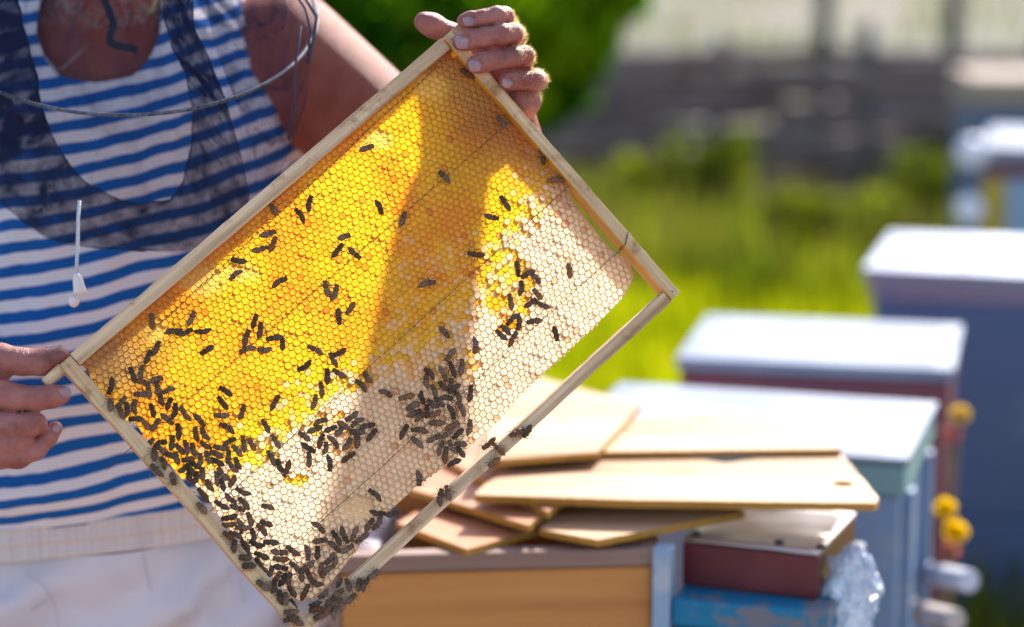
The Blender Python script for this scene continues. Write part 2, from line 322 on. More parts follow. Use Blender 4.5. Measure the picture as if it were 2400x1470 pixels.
# woven wattle fence with tall posts
m_wattle = simple('weathered_wattle', (0.13, 0.085, 0.075), (0.34, 0.24, 0.215), 9, 0.95, stretch=(0.3, 1, 1), bmp=0.5, bd=0.004)
m_post = simple('grey_post_wood', (0.07, 0.06, 0.06), (0.14, 0.12, 0.11), 10, 0.95, stretch=(1, 1, 0.2), bmp=0.5, bd=0.004)
FY = 11.3
fen = empty('wattle_fence', (0, FY, 0)); tag(fen, 'grey brown woven wattle fence with tall posts across the back', 'fence')
posts = []
for px, top in [(840, .75), (1130, .72), (1410, .8), (1690, .78), (1920, 1.75), (2040, .86), (2238, 1.8), (2420, .8), (2650, .8), (560, .75), (280, .75)]:
    x = P(px, 300, FY)[0]; posts.append(x)
    mb = MB(); mb.tube([(x, 0, -0.1), (x+random.uniform(-.02, .02), 0, top*.5), (x+random.uniform(-.03, .03), 0, top)], [0.05, 0.045, 0.038], 8)
    mb.obj('post', m_post, fen, True)
for row in range(30):
    z = 0.02+row*0.0238
    x = -3.2
    while x < 3.4:
        Ln = random.uniform(1.1, 2.1); pts = []
        s0 = random.choice((-1, 1)); z1 = z+random.uniform(-.03, .03)
        n = int(Ln/0.14)
        for i in range(n+1):
            xx = x+Ln*i/n; pts.append((xx, s0*0.04*math.sin(xx*5.5)+random.uniform(-.01, .01), z1+0.012*math.sin(xx*3+row)+random.uniform(-.006, .006)))
        mb = MB(); mb.tube(pts, [random.uniform(.022, .033)]*len(pts), 6); mb.obj('woven_branch', m_wattle, fen, True)
        x += Ln*0.93

# ================================================================ HIVES
def paint(name, c, worn, scale=6, rough=0.5, lo=0.56, hi=0.62):
    m, nt, b = mat(name); n = noise_tex(nt, scale, 8, rough=0.65); r = ramp(nt, n.outputs['Fac'], [(lo, c), (hi, worn)])
    n2 = noise_tex(nt, 1.5, 3); mm = N(nt, 'ShaderNodeMixRGB', blend_type='MULTIPLY'); mm.inputs[0].default_value = 0.35
    L(nt, r.outputs[0], mm.inputs[1]); L(nt, n2.outputs['Color'], mm.inputs[2]); L(nt, mm.outputs[0], b.inputs['Base Color'])
    b.inputs['Roughness'].default_value = rough; bump(nt, b, n.outputs['Fac'], 0.3, 0.001); return m
m_white = simple('white_lid_metal', (0.18, 0.21, 0.285), (0.27, 0.305, 0.38), 5, 0.6, bmp=0.1, spec=0.15)
m_silver = simple('silver_lid_metal', (0.16, 0.19, 0.28), (0.27, 0.3, 0.4), 4, 0.4, bmp=0.15, bd=0.003, metal=0.4)
m_burg = paint('burgundy_paint', (0.19, 0.035, 0.055), (0.26, 0.08, 0.09), 5, 0.5)
m_dburg = paint('dark_burgundy_paint', (0.12, 0.012, 0.02), (0.15, 0.02, 0.03), 5, 0.45)
m_lblue = paint('light_blue_paint', (0.2, 0.3, 0.5), (0.34, 0.36, 0.45), 7, 0.55)
m_teal = paint('pale_teal_paint', (0.2, 0.36, 0.4), (0.3, 0.4, 0.36), 7, 0.55)
m_navy = paint('blue_paint', (0.09, 0.14, 0.28), (0.14, 0.2, 0.32), 5, 0.6)
m_yellow = paint('yellow_paint', (0.62, 0.42, 0.0), (0.5, 0.36, 0.05), 7, 0.5)
m_sky = paint('pale_blue_paint', (0.32, 0.45, 0.62), (0.5, 0.55, 0.62), 7, 0.5)
m_peel = paint('peeling_turquoise_paint', (0.0, 0.2, 0.38), (0.2, 0.19, 0.23), 12, 0.7, 0.47, 0.52)
m_stand = simple('hive_stand_wood', (0.16, 0.12, 0.09), (0.25, 0.2, 0.15), 12, 0.8)

def hive(name, FRc, BRc, width, z_top, parts, label, lid=None, left=False, overhang=0.0, depth=None):
    """a box hive given by the front right and back right corners of its lid"""
    a = Vector(G(*FRc, z_top)); b = Vector(G(*BRc, z_top)); dv = (b-a); dp = depth or dv.length; dv.normalize(); wv = Vector((-dv.y, dv.x, 0))
    c = a+dv*dp/2+wv*width/2
    rz = math.atan2(-dv.x, dv.y)
    t = empty(name, (c.x, c.y, 0), rz); tag(t, label, 'beehive')
    return t, width, dp
def hbox(t, name, w, d, z0, z1, m, bevel=0.003, cx=0, cy=0):
    mb = MB(); mb.box((cx-w/2, cy-d/2, z0), (cx+w/2, cy+d/2, z1)); return mb.obj(name, m, t, bevel=bevel)
def lid(t, w, d, z0, z1, m, name='lid'):
    # metal lid: flat top with folded-down rim and slightly uneven top
    mb = MB(); n = 14; V = []; Fc = []
    for j in range(n+1):
        for i in range(n+1):
            x = -w/2+w*i/n; y = -d/2+d*j/n; e = min(i, j, n-i, n-j)
            V.append((x, y, z1-(0.003 if e == 0 else 0)+0.0022*fbm(x+t.location.x, y, 1, 7)*(e > 0)))
    for j in range(n):
        for i in range(n): q = j*(n+1)+i; Fc.append((q, q+1, q+n+2, q+n+1))
    mb.add(V, Fc)
    ring = [(-w/2, -d/2), (w/2, -d/2), (w/2, d/2), (-w/2, d/2)]
    for i in range(4):
        (x0, y0), (x1, y1) = ring[i], ring[(i+1) % 4]
        mb.add([(x0, y0, z0), (x1, y1, z0), (x1, y1, z1-0.003), (x0, y0, z1-0.003)], [(0, 1, 2, 3)])
        mb.add([(x0*.985, y0*.985, z0), (x1*.985, y1*.985, z0), (x1*.985, y1*.985, z1-.006), (x0*.985, y0*.985, z1-.006)], [(3, 2, 1, 0)])
        mb.add([(x0, y0, z0), (x1, y1, z0), (x1*.985, y1*.985, z0), (x0*.985, y0*.985, z0)], [(3, 2, 1, 0)])
    return mb.obj(name, m, t)
def stand(t, w, d, z1):
    for sx in (-1, 1):
        for sy in (-1, 1):
            mb = MB(); mb.box((sx*w*.42-.02, sy*d*.4-.02, -.03), (sx*w*.42+.02, sy*d*.4+.02, z1)); mb.obj('leg', m_stand, t)

# (1) burgundy hive with the white lid, middle distance
t, w, d = hive('beehive', (2236, 862), (2256, 757), 0.40, 0.945, None, 'burgundy beehive with a broad white metal lid in the middle distance')
lid(t, w, d, 0.925, 0.945, m_white); hbox(t, 'super', w*.97, d*.97, 0.87, 0.922, m_burg); hbox(t, 'hive_body', w*.955, d*.955, 0.33, 0.866, m_burg)
hbox(t, 'bottom_board', w, d*1.02, 0.29, 0.327, m_stand); stand(t, w, d, 0.287)
H1 = t
# (2) big blue hive behind it
t, w, d = hive('beehive', (2770, 655), (2770, 560), 0.535, 0.945, None, 'tall dark blue beehive with a silver lid, right of the grass', depth=0.40)
t.location.x -= 0.0
lid(t, w*1.03, d*1.05, 0.918, 0.945, m_silver); 
hbox(t, 'super', w*.99, d*.99, 0.885, 0.916, paint('mauve_wood', (0.3, 0.24, 0.34), (0.2, 0.22, 0.36), 14)); hbox(t, 'hive_body', w*.96, d*.96, 0.5, 0.883, m_navy); hbox(t, 'hive_body', w*.955, d*.955, 0.12, 0.497, m_navy)
hbox(t, 'bottom_board', w, d*1.02, 0.08, 0.117, m_stand); stand(t, w, d, 0.078)
# (3) farthest hive, partly yellow
t, w, d = hive('beehive', (2790, 352), (2780, 290), 0.5, 0.93, None, 'farthest beehive with a white lid and a yellow edged pale blue body', depth=0.42)
lid(t, w*1.04, d*1.05, 0.885, 0.93, m_white); hbox(t, 'super', w, d, 0.845, 0.884, m_burg); hbox(t, 'hive_body', w*.97, d*.97, 0.18, 0.843, m_sky)
for sx in (-1,):
    mb = MB(); mb.box((-w*.485-.012, -d*.485-.012, 0.2), (-w*.485+.045, -d*.485-.001, 0.84)); mb.obj('corner_strip', m_yellow, t)
hbox(t, 'bottom_board', w, d, 0.14, 0.177, m_stand); stand(t, w, d, 0.138)
FAR = t
m_hlball = simple('highlight_white', (0.8, 0.76, 0.84), (0.85, 0.82, 0.9), 20, .3, bmp=0)  # white balls added to stand in for blurred highlights beside the hive
for zz, rr, yy in ((.915, .040, -.06), (.765, .038, -.05)):
    X, Y, Z, lo = grid((-.05, -.05, -.05), (.05, .05, .05), .006); f = np.maximum(ellip(X, Y, Z, (0, 0, 0), np.eye(3), (rr, rr*.7, rr)), -ellip(X, Y, Z, (0, -.03, 0), np.eye(3), (rr*.6, rr*.3, rr*.6)))
    V, Fc = surface_net(f, lo, .006); o = link('highlight_ball', me_np('highlight_ball', V, Fc, True), m_hlball, t); o.location = (-w/2-.03, -d/2+yy, zz)
# (4) small hive behind it, tan roof
a = P(2420, 235, 8.4); t = empty('beehive', (a[0], a[1], 0)); tag(t, 'small tan roofed hive beyond the farthest white lid', 'beehive')
m_tan = simple('tan_roof', (0.3, 0.22, 0.16), (0.4, 0.3, 0.24), 8, 0.8)
lid(t, .5, .42, 0.8, 0.9, m_tan, 'roof'); hbox(t, 'hive_body', .46, .4, .15, .795, m_navy); stand(t, .46, .4, .15)
# (5) light blue hive, nearest complete one
t, w, d = hive('beehive', (2086, 1078), (2216, 926), 0.42, 0.975, None, 'light blue beehive with a wide white metal lid, behind the plywood boards'); t.rotation_euler.z += math.radians(4); t.location.y -= d*.06; d *= .86
lid(t, w, d, 0.966, 0.975, m_white); hbox(t, 'super', w*.985, d*.985, 0.925, 0.963, m_teal); hbox(t, 'hive_body', w*.95, d*.95, 0.3, 0.923, m_lblue)
hbox(t, 'bottom_board', w, d*1.02, 0.26, 0.297, m_stand); stand(t, w, d, 0.258); H5 = t
# vertical mouldings on its side
for yy in (-.3, .32):
    mb = MB(); mb.box((w*.475+.001, yy*d-.012, .31), (w*.475+.012, yy*d+.012, .92)); mb.obj('side_batten', m_lblue, t)

# (6) pine hive in front with boards lying on it
m_pine = wood('orange_pine', (0.38, 0.15, 0.04), (0.58, 0.28, 0.09), 0, 0.42)
m_pinedark = wood('grey_pine_rail', (0.19, 0.12, 0.1), (0.33, 0.22, 0.18), 0, 0.6)
ZB = 0.972
a = Vector(P(1556, 1285, 2.40)); b = Vector(P(770, 1300, 2.37)); 
xd = (a-b); xd.z = 0; wid = xd.length; xd.normalize(); yd = Vector((-xd.y, xd.x, 0)); zt = a.z
dep = 0.36; c = b+xd*wid/2+yd*dep/2
t = empty('pine_hive', (c.x, c.y, 0), math.atan2(xd.y, xd.x)); tag(t, 'unpainted orange pine hive box under the loose plywood boards', 'beehive')
PINE = t; PW, PD, PZ = wid, dep, zt
mb = MB(); mb.box((-wid/2, -dep/2, zt-.018), (wid/2, -dep/2+.022, zt)); mb.obj('top_rail', m_pinedark, t, bevel=.002)
mb = MB(); mb.box((-wid/2+.012, -dep/2+.004, .3), (wid/2-.012, -dep/2+.022, zt-.02)); mb.obj('front_board', m_pine, t)
mb = MB(); mb.box((wid/2-.011, -dep/2+.001, .3), (wid/2, -dep/2+.022, zt-.02)); mb.obj('corner_post', m_pinedark, t)
mb = MB(); mb.box((-wid/2, -dep/2+.001, .3), (-wid/2+.011, -dep/2+.022, zt-.02)); mb.obj('corner_post', m_pinedark, t)
mb = MB(); mb.box((wid/2-.02, -dep/2+.023, .3), (wid/2-.001, dep/2-.001, zt)); mb.obj('side_board', m_pine, t)
mb = MB(); mb.box((-wid/2+.001, -dep/2+.023, .3), (-wid/2+.02, dep/2-.001, zt)); mb.obj('side_board', m_pine, t)
mb = MB(); mb.box((-wid/2+.021, dep/2-.02, .3), (wid/2-.021, dep/2-.001, zt)); mb.obj('back_board', m_pine, t)
hbox(t, 'bottom_board', wid*1.02, dep*1.05, .26, .297, m_stand); stand(t, wid, dep, .258)

# (7) hive with peeling turquoise paint, partly hidden, and what stands on it
a = Vector(P(1560, 1268, 2.42)); zt7 = G(1700, 1395, 0.0)[2]
z7 = P(1600, 1268, 2.44)[2]-.047; p1 = Vector(G(1590, 1400, z7)); p2 = Vector(G(1935, 1430, z7))
xd = (p2-p1); xd.z = 0; wv = xd.length+.01; xd.normalize(); yd = Vector((-xd.y, xd.x, 0)); c = p1+xd*(wv/2-.005)+yd*(.12)
t = empty('peeling_hive', (c.x, c.y, 0), math.atan2(xd.y, xd.x)); tag(t, 'old hive with peeling turquoise paint beneath the burgundy box', 'beehive'); PEEL = t
hbox(t, 'hive_body', wv, .25, .3, z7-.03, m_peel); hbox(t, 'top_edge', wv*1.005, .255, z7-.028, z7, m_peel)
hbox(t, 'bottom_board', wv*1.02, .27, .26, .297, m_stand); stand(t, wv, .25, .258)
mb = MB(); 
q = c - xd*(wv/2+.0125) - yd*.18
mb = MB(); mb.box((-wv/2-.019, -.135, .3), (-wv/2-.001, -.11, a.z)); o = mb.obj('corner_batten', m_sky, t, bevel=.002)
# burgundy box with glossy metal lid
zb1 = P(1600, 1268, 2.44)[2]; f1 = Vector(G(1600, 1268, zb1)); f2 = Vector(G(1918, 1302, zb1)); xd = f2-f1; xd.z = 0; wb = xd.length; xd.normalize()
br = Vector(G(2003, 1205, zb1)); yd = Vector((-xd.y, xd.x, 0)); db = (br-f2).length; zb0 = z7+.001; print('box', wb, db, zb1-zb0, math.degrees((br-f2).angle(f1-f2)))
c = f1+xd*wb/2+yd*db/2
t = empty('burgundy_box', (c.x, c.y, zb0), math.atan2(xd.y, xd.x)); tag(t, 'dark burgundy box with a shiny riveted metal top, below the plywood corner', 'box')
BH = zb1-zb0
hbox(t, 'box_body', wb, db, 0, BH-.002, m_dburg, .002)
m_mirror, nt, b_ = mat('shiny_sheet_metal'); b_.inputs['Metallic'].default_value = .75; b_.inputs['Roughness'].default_value = 0.3; b_.inputs['Base Color'].default_value = (0.75, 0.6, 0.52, 1)
n_ = noise_tex(nt, 9, 2); bump(nt, b_, n_.outputs['Fac'], 0.25, 0.004)
mb = MB(); n = 12; V = []; Fc = []
for j in range(n+1):
    for i in range(n+1):
        x = -wb/2+wb*i/n; y = -db/2+db*j/n; V.append((x, y, BH+.0015+.0012*fbm(x, y, 2, 14)))
for j in range(n):
    for i in range(n): q_ = j*(n+1)+i; Fc.append((q_, q_+1, q_+n+2, q_+n+1))
mb.add(V, Fc); o = mb.obj('metal_top', m_mirror, t, True); sm = o.modifiers.new('thick', 'SOLIDIFY'); sm.thickness = .001
m_dark = simple('dark_rivet', (0.02, 0.02, 0.025), None, 5, 0.5, bmp=0)
for i, x in enumerate((-.062, .025, .068, -.11)):
    mb = MB(); mb.tube([(0, 0, 0), (0, 0, .003)], [.0048, .0044], 12); o = mb.obj('rivet', m_dark, t); o.location = (x*wb/.14, -db/2+.02, BH+.002)
# crumpled clear plastic bag
m_bag, nt, b_ = mat('milky_plastic'); b_.inputs['Base Color'].default_value = (0.75, 0.8, 0.88, 1); b_.inputs['Roughness'].default_value = 0.18; b_.inputs['Alpha'].default_value = 0.88
b_.inputs['Specular IOR Level'].default_value = 0.8
cb = P(1992, 1400, 2.43); V = []; Fc = []; nu_, nv_ = 60, 80
for j in range(nv_+1):
    for i in range(nu_+1):
        u, v = i/nu_-.5, j/nv_
        w = np.interp(v, [0, .12, .35, .6, 1], [.012, .042, .060, .066, .085]); cx0 = np.interp(v, [0, .3, .6, 1], [.0, .002, -.012, -.018])
        rg = abs(fbm(u*2.4+3, v*2.6, 1, 2.2))+.6*abs(fbm(u*4+v*3, v*2-u*4, 7, 2.4)); rg2 = fbm(u*3, v*3, 12, 2)
        a_ = u*2.6; V.append((cx0+w*math.sin(a_)*.5+.006*rg2, -w*.42*math.cos(a_)+.022*rg-.01, .052-.125*v+.008*abs(fbm(u*5, v, 3, 2))))
for j in range(nv_):
    for i in range(nu_): q_ = j*(nu_+1)+i; Fc.append((q_, q_+1, q_+nu_+2, q_+nu_+1))
bag = link('plastic_bag', me_np('plastic_bag', V, Fc, False), m_bag, loc=tuple(cb)); tag(bag, 'crumpled translucent plastic bag beside the burgundy box', 'bag')

# plywood boards: each given by its corners in plan
m_ply = wood('pale_plywood', (0.26, 0.11, 0.035), (0.64, 0.42, 0.25), 0, 0.5, rough=.6)
m_ply2 = wood('reddish_board', (0.36, 0.12, 0.05), (0.55, 0.26, 0.14), 0, 0.5, rough=.6)
m_edge = wood('ply_edge', (0.3, 0.14, 0.02), (0.5, 0.27, 0.05), 0, 1.2)
def board(name, px, z, th, m, label, hole=None, group=None, tilt=(0, 0), edge=None):
    pts = [Vector(G(x, y, z)) for x, y in px]; q_ = []
    for i_ in range(len(pts)):
        a_, b_ = pts[i_], pts[(i_+1) % len(pts)]; e_ = (b_-a_); nn_ = Vector((-e_.y, e_.x, 0)).normalized(); ns_ = max(1, int(e_.length/.006))
        for k_ in range(ns_): s_ = k_/ns_; q_.append(a_+e_*s_+nn_*(0 if k_ == 0 else .0011*fbm(a_.x*3+s_*e_.length*60, z*50, i_, 2)))
    pts = q_; c = sum(pts, Vector())/len(pts)
    loc = [p-c for p in pts]
    bm = bmesh.new(); vs = [bm.verts.new((p.x, p.y, 0)) for p in loc]
    f = bm.faces.new(vs)
    if f.normal.z < 0 or f.calc_area() == 0: pass
    bm.normal_update()
    if f.normal.z < 0: f.normal_flip()
    top = f
    if hole:
        # ring of vertices round an oval hole, bridged to the outline
        bmesh.ops.delete(bm, geom=[f], context='FACES_ONLY')
        bm.edges.ensure_lookup_table()
        hc = Vector(G(*hole[0], z))-c; hv = [bm.verts.new((hc.x+hole[1]*math.cos(a), hc.y+hole[2]*math.sin(a), 0)) for a in [2*math.pi*k/20 for k in range(20)]]
        oe = list(bm.edges)
        he = [bm.edges.new((hv[i], hv[(i+1) % 20])) for i in range(20)]
        bmesh.ops.triangle_fill(bm, edges=oe+he, use_beauty=True)
        bm.normal_update()
        for g in bm.faces:
            if g.normal.z < 0: g.normal_flip()
    r = bmesh.ops.extrude_face_region(bm, geom=list(bm.faces)); 
    bmesh.ops.translate(bm, vec=(0, 0, -th), verts=[v for v in r['geom'] if isinstance(v, bmesh.types.BMVert)])
    bmesh.ops.recalc_face_normals(bm, faces=bm.faces)
    me = bpy.data.meshes.new(name); bm.to_mesh(me); bm.free(); me.materials.append(m); me.materials.append(edge or m_edge)
    for p_ in me.polygons:
        if abs(p_.normal.z) < 0.5: p_.material_index = 1
    o = link(name, me, None, loc=tuple(c)); o.rotation_euler = (math.radians(tilt[0]), math.radians(tilt[1]), 0)
    if False:
        bv = o.modifiers.new('bevel', 'BEVEL'); bv.width = .0012; bv.limit_method = 'ANGLE'
    tag(o, label, 'board', group); return o
gb = 'loose plywood boards on the pine hive'
z0 = PZ+.0065
board('plywood_board', [(930, 1225), (1095, 1288), (1262, 1240), (1290, 1190), (1060, 1150)], z0+.0005, .007, m_ply2, 'lowest reddish board with a corner pointing forward over the pine box', group=gb)
board('plywood_board', [(1265, 1240), (1400, 1266), (1745, 1200), (1700, 1165), (1330, 1165)], z0+.008, .007, m_ply, 'bright board under the big one, its corner over the pine box edge', group=gb)
board('plywood_board', [(880, 1120), (1240, 1232), (1300, 1180), (1000, 1060)], z0+.016, .007, m_ply2, 'orange brown board sloping beneath the left end of the big board', group=gb)
board('plywood_board', [(930, 1020), (1285, 1200), (1400, 1110), (1100, 960)], z0+.024, .007, m_ply2, 'red brown board just under the left corner of the big board', group=gb)
BIG = board('plywood_board', [(1112, 1160), (1480, 1172), (2052, 1180), (2060, 1168), (1965, 1055), (1700, 1085), (1300, 1030), (1130, 1140)], z0+.033, .008, m_ply, 'big pale plywood board with an oval hole near its right corner', hole=((1976, 1134), .0115, .011), group=gb)
board('plywood_board', [(1300, 1060), (1972, 1052), (1745, 958), (1480, 980)], z0+.041, .007, m_ply, 'pale board lying crosswise on the big one, pointing back at the white lid', group=gb)
board('plywood_board', [(1120, 1080), (1400, 1060), (1502, 948), (1250, 880), (1180, 930)], z0+.049, .007, m_ply, 'topmost pale board, rising behind the bottom bar of the frame', group=gb)

# flowers and stakes to the right of the light blue hive
m_pet = leafmat('yellow_petals', (0.7, 0.42, 0.0), (0.8, 0.5, 0.01), 0.3); m_pink = leafmat('pink_petals', (0.4, 0.1, 0.14), (0.5, 0.16, 0.18), 0.3); m_tanp = leafmat('tan_petals', (0.5, 0.3, 0.08), (0.6, 0.36, 0.1), 0.3)
m_stem = simple('flower_stem', (0.12, 0.06, 0.04), (0.14, 0.1, 0.04), 20, .8)
for (px, py, d, r, m_, lab) in [(2250, 972, 3.3, .016, m_tanp, 'tan flower head highest on the right of the light blue hive'), (2232, 1020, 3.3, .014, m_pink, 'pink flower just below the tan one beside the light blue hive'),
                          (2217, 1192, 3.1, .016, m_pet, 'smaller yellow flower above the bigger one beside the hive'), (2240, 1245, 3.1, .018, m_pet, 'bigger yellow flower to the right of the light blue hive'),
                          (2225, 1292, 3.15, .016, m_pink, 'pink flower under the two yellow ones beside the hive')]:
    c = Vector(P(px, py, d)); t = empty('flower', (c.x, c.y, 0)); tag(t, lab, 'flower', 'flowers beside the light blue hive')
    mb = MB(); mb.tube([(0.004, .03, -.01), (-.01, .012, c.z*.5), (0, .008, c.z)], [.005, .004, .003], 6); mb.obj('stem', m_stem, t, True)
    mb = MB()
    for k in range(90):
            a = 2.39996*k; tl = math.asin(min(1, (k+.5)/60)) if k < 60 else -.3; rr = r*random.uniform(.8, 1.05)
            d1 = Vector((math.cos(a)*math.cos(tl), -math.sin(tl), math.sin(a)*math.cos(tl))); s_ = Vector((-math.sin(a), .2, math.cos(a)))*rr*.22
            mb.add([Vector((0, 0, 0)), d1*rr*.6+s_, d1*rr, d1*rr*.6-s_], [(0, 1, 2, 3)])
    o = mb.obj('petals', m_, t); o.location = (0, 0, c.z)
    X, Y, Z, lo = grid((-r, -r, -r), (r, r, r), r/7); V, Fc = surface_net(ellip(X, Y, Z, (0, -.15*r, 0), np.eye(3), (r*.62, r*.5, r*.62)), lo, r/7); o = link('flower_centre', me_np('flower_centre', V, Fc, True), m_, t); o.location = (0, 0, c.z)
m_stk = simple('peeled_stake', (0.45, 0.36, 0.34), (0.55, 0.46, 0.42), 12, .7); m_stkw = simple('white_stake', (0.5, 0.5, 0.58), (0.6, 0.6, 0.66), 12, .7)
for (x0, y0, x1, y1, d, m_, lab) in [(2160, 1340, 2272, 1362, 3.0, m_stkw, 'upper whitish round stake end sticking out beside the hive'), (2115, 1425, 2240, 1455, 2.95, m_stk, 'lower pinkish round stake end sticking out beside the hive')]:
    a = Vector(P(x0, y0, d+.12)); b = Vector(P(x1, y1, d-.02)); c = (a+b)/2; mb = MB(); mb.tube([a-c, b-c], [.0145, .0145], 16)
    o = mb.obj('stake', m_, None, bevel=.002, loc=tuple(c)); tag(o, lab, 'stake', 'stake ends beside the light blue hive')
# weeds at bottom right
def wreg(n):
    x = rng.uniform(.5, 1.3, n); y = rng.uniform(3.1, 4.6, n); return x, y
blades('side_weeds', m_leaf2, 5000, wreg, .15, .5, .012, 'dark green weeds right of the light blue hive', .5)

# knots and old stains on the big board
m_knot = simple('board_knot', (0.3, 0.14, 0.02), (0.4, 0.2, 0.03), 60, .6, bmp=0)
for (px, py, rx, ry) in [(1580, 1108, .011, .005), (1618, 1106, .009, .007), (1320, 985, .006, .005), (1640, 978, .008, .004)]:
    zz = (BIG.location.z if py > 1000 else BIG.location.z+.008 if px > 1500 else BIG.location.z+.016)+.0004
    p = G(px, py, zz); mb = MB(); vs_ = [(p[0]-BIG.location.x+rx*math.cos(a)*(1+.2*math.sin(3*a+px)), p[1]-BIG.location.y+ry*math.sin(a)*(1+.2*math.sin(2*a)), zz-BIG.location.z) for a in [2*math.pi*k/18 for k in range(18)]]
    mb.add(vs_, [tuple(range(18))]); mb.obj('knot', m_knot, BIG)
# ================================================================ THE HIVE FRAME
_A, _B = math.radians(13), math.radians(3)
us = R_*0.745+U_*0.667; us /= np.linalg.norm(us); vs = R_*0.678-U_*0.735; vs /= np.linalg.norm(vs)
fu = us*math.cos(_A)+F_*math.sin(_A); fv_ = vs*math.cos(_B)+F_*math.sin(_B); fv_ -= fu*fu.dot(fv_); fv_ /= np.linalg.norm(fv_)
fn = -np.cross(fu, fv_); FO = P(870, 770, 2.06)
FM = Matrix(((fu[0], -fv_[0], fn[0], FO[0]), (fu[1], -fv_[1], fn[1], FO[1]), (fu[2], -fv_[2], fn[2], FO[2]), (0, 0, 0, 1)))
def FP(px, py, h=0.0):
    r = ray(px, py); t = ((FO+fn*h-C0) @ fn)/(r @ fn); return C0+r*t
def LC(px, py, h=0.0):
    q = FP(px, py, h)-FO; return q @ fu, -(q @ fv_)
def to_px(x, y, z):
    w = FO+np.multiply.outer(x, fu)-np.multiply.outer(y, fv_)+np.multiply.outer(z, fn)-C0
    d = w @ F_; return 1200+FPX*(w @ R_)/d, 735-FPX*(w @ U_)/d
frame = empty('comb_frame'); frame.matrix_world = FM
tag(frame, 'wooden hive frame of honeycomb held up at an angle by two hands', 'hive frame')
bx0 = LC(153, 868)[0]; bx1 = (LC(1598, 674)[0]+LC(1042, 66)[0])/2; by1 = (LC(155, 862)[1]+LC(1040, 66)[1])/2; by0 = LC(1600, 680)[1]
print('frame', bx1-bx0, by1-by0, LC(700, 1470), by0)
m_frw = wood('pale_frame_wood', (0.40, 0.22, 0.10), (0.88, 0.62, 0.38), 0, 2.0, rough=.6, bd=.0005, knots=True)
m_frwv = wood('pale_frame_wood_upright', (0.42, 0.23, 0.10), (0.86, 0.60, 0.33), 1, 2.0, rough=.6, bd=.0005, knots=True)
m_propglow = simple('propolis_and_glow_wood', (0.62, 0.3, 0.03), (0.8, 0.45, 0.08), 60, .45, stretch=(1, .2, 1), bmp=.3, bd=.0004)  # orange comb glow painted into the inner face along with propolis stain
def bar(name, x0, x1, y0, y1, z0, z1, m, parent, ax=0, amp=.0004, m2=None, face=None, wavy=0.0):
    lo = np.array([x0, y0, z0]); hi = np.array([x1, y1, z1]); n = [2, 2, 2]; n[ax] = 60
    idx = {}; V = []; Fc = []; FI = []
    def vid(i, j, k):
        q = (i, j, k)
        if q not in idx:
            p = lo+(hi-lo)*np.array([i/n[0], j/n[1], k/n[2]]); s = p[ax]
            d = np.array([fbm(s, a*3.1, x0+y0, 45)*amp+fbm(s, a*1.7+9, y0, 9)*wavy for a in (i, j+5, k+9)])
            d[ax] = 0
            e = 0.0011
            cnt = [i in (0, n[0]), j in (0, n[1]), k in (0, n[2])]
            idx[q] = len(V); V.append(p+d)
        return idx[q]
    for a in range(3):
        b, c = [(1, 2), (2, 0), (0, 1)][a]
        for side in (0, n[a]):
            for i in range(n[b]):
                for j in range(n[c]):
                    q = []
                    for (di, dj) in ((0, 0), (1, 0), (1, 1), (0, 1)):
                        w = [0, 0, 0]; w[a] = side; w[b] = i+di; w[c] = j+dj; q.append(vid(*w))
                    if side == 0: q = q[::-1]
                    Fc.append(tuple(q)); FI.append(1 if (face is not None and (a, side > 0) == face) else 0)
    me = me_np(name, V, Fc, False); me.materials.append(m)
    if m2: me.materials.append(m2); me.polygons.foreach_set('material_index', FI)
    o = link(name, me, None, frame if parent is None else parent)
    bv = o.modifiers.new('bevel', 'BEVEL'); bv.width = .0007; bv.segments = 2; bv.limit_method = 'ANGLE'; bv.angle_limit = math.radians(50)
    return o
TB, SB, BB, DP = .0115, .0112, .0098, .0255
bar('top_bar', bx0+SB*0.0+.0118, bx1-.0118, by1-TB, by1+.0006, -DP, 0.0006, m_frw, None, 0)
bar('side_bar', bx0, bx0+SB, by0, by1-.0003, -DP, 0, m_frwv, None, 1, .0005, wavy=.0012)
bar('side_bar', bx1-SB*.92, bx1, by0-.0002, by1-.0003, -DP, 0, m_frwv, None, 1, .0005, m_propglow, (0, False))
bar('bottom_bar', bx0+SB+.0004, bx1-SB*.92-.0004, by0-.001, by0+BB, -.0215, -.001, m_frw, None, 0, .0005, wavy=.0008)
# lugs at both ends of the top bar
bar('lug', bx0-.019, bx0-.0003, by1-.0085, by1+.0006, -.021, -.002, m_frw, None, 0, .0006)
bar('lug', bx1+.0003, bx1+.0165, by1-.0095, by1+.0006, -.021, -.001, m_frw, None, 0, .0004)
# little nail heads
m_nail = simple('steel', (0.25, 0.25, 0.26), None, 10, .35, bmp=0, metal=1)
for (x, y) in [(bx0+.005, by1-.006), (bx1-.006, by1-.006), (bx1-.005, by0+.005)]:
    mb = MB(); mb.tube([(x, y, -.0005), (x, y, .0007)], [.0009, .0008], 10); mb.obj('nail_head', m_nail, frame)

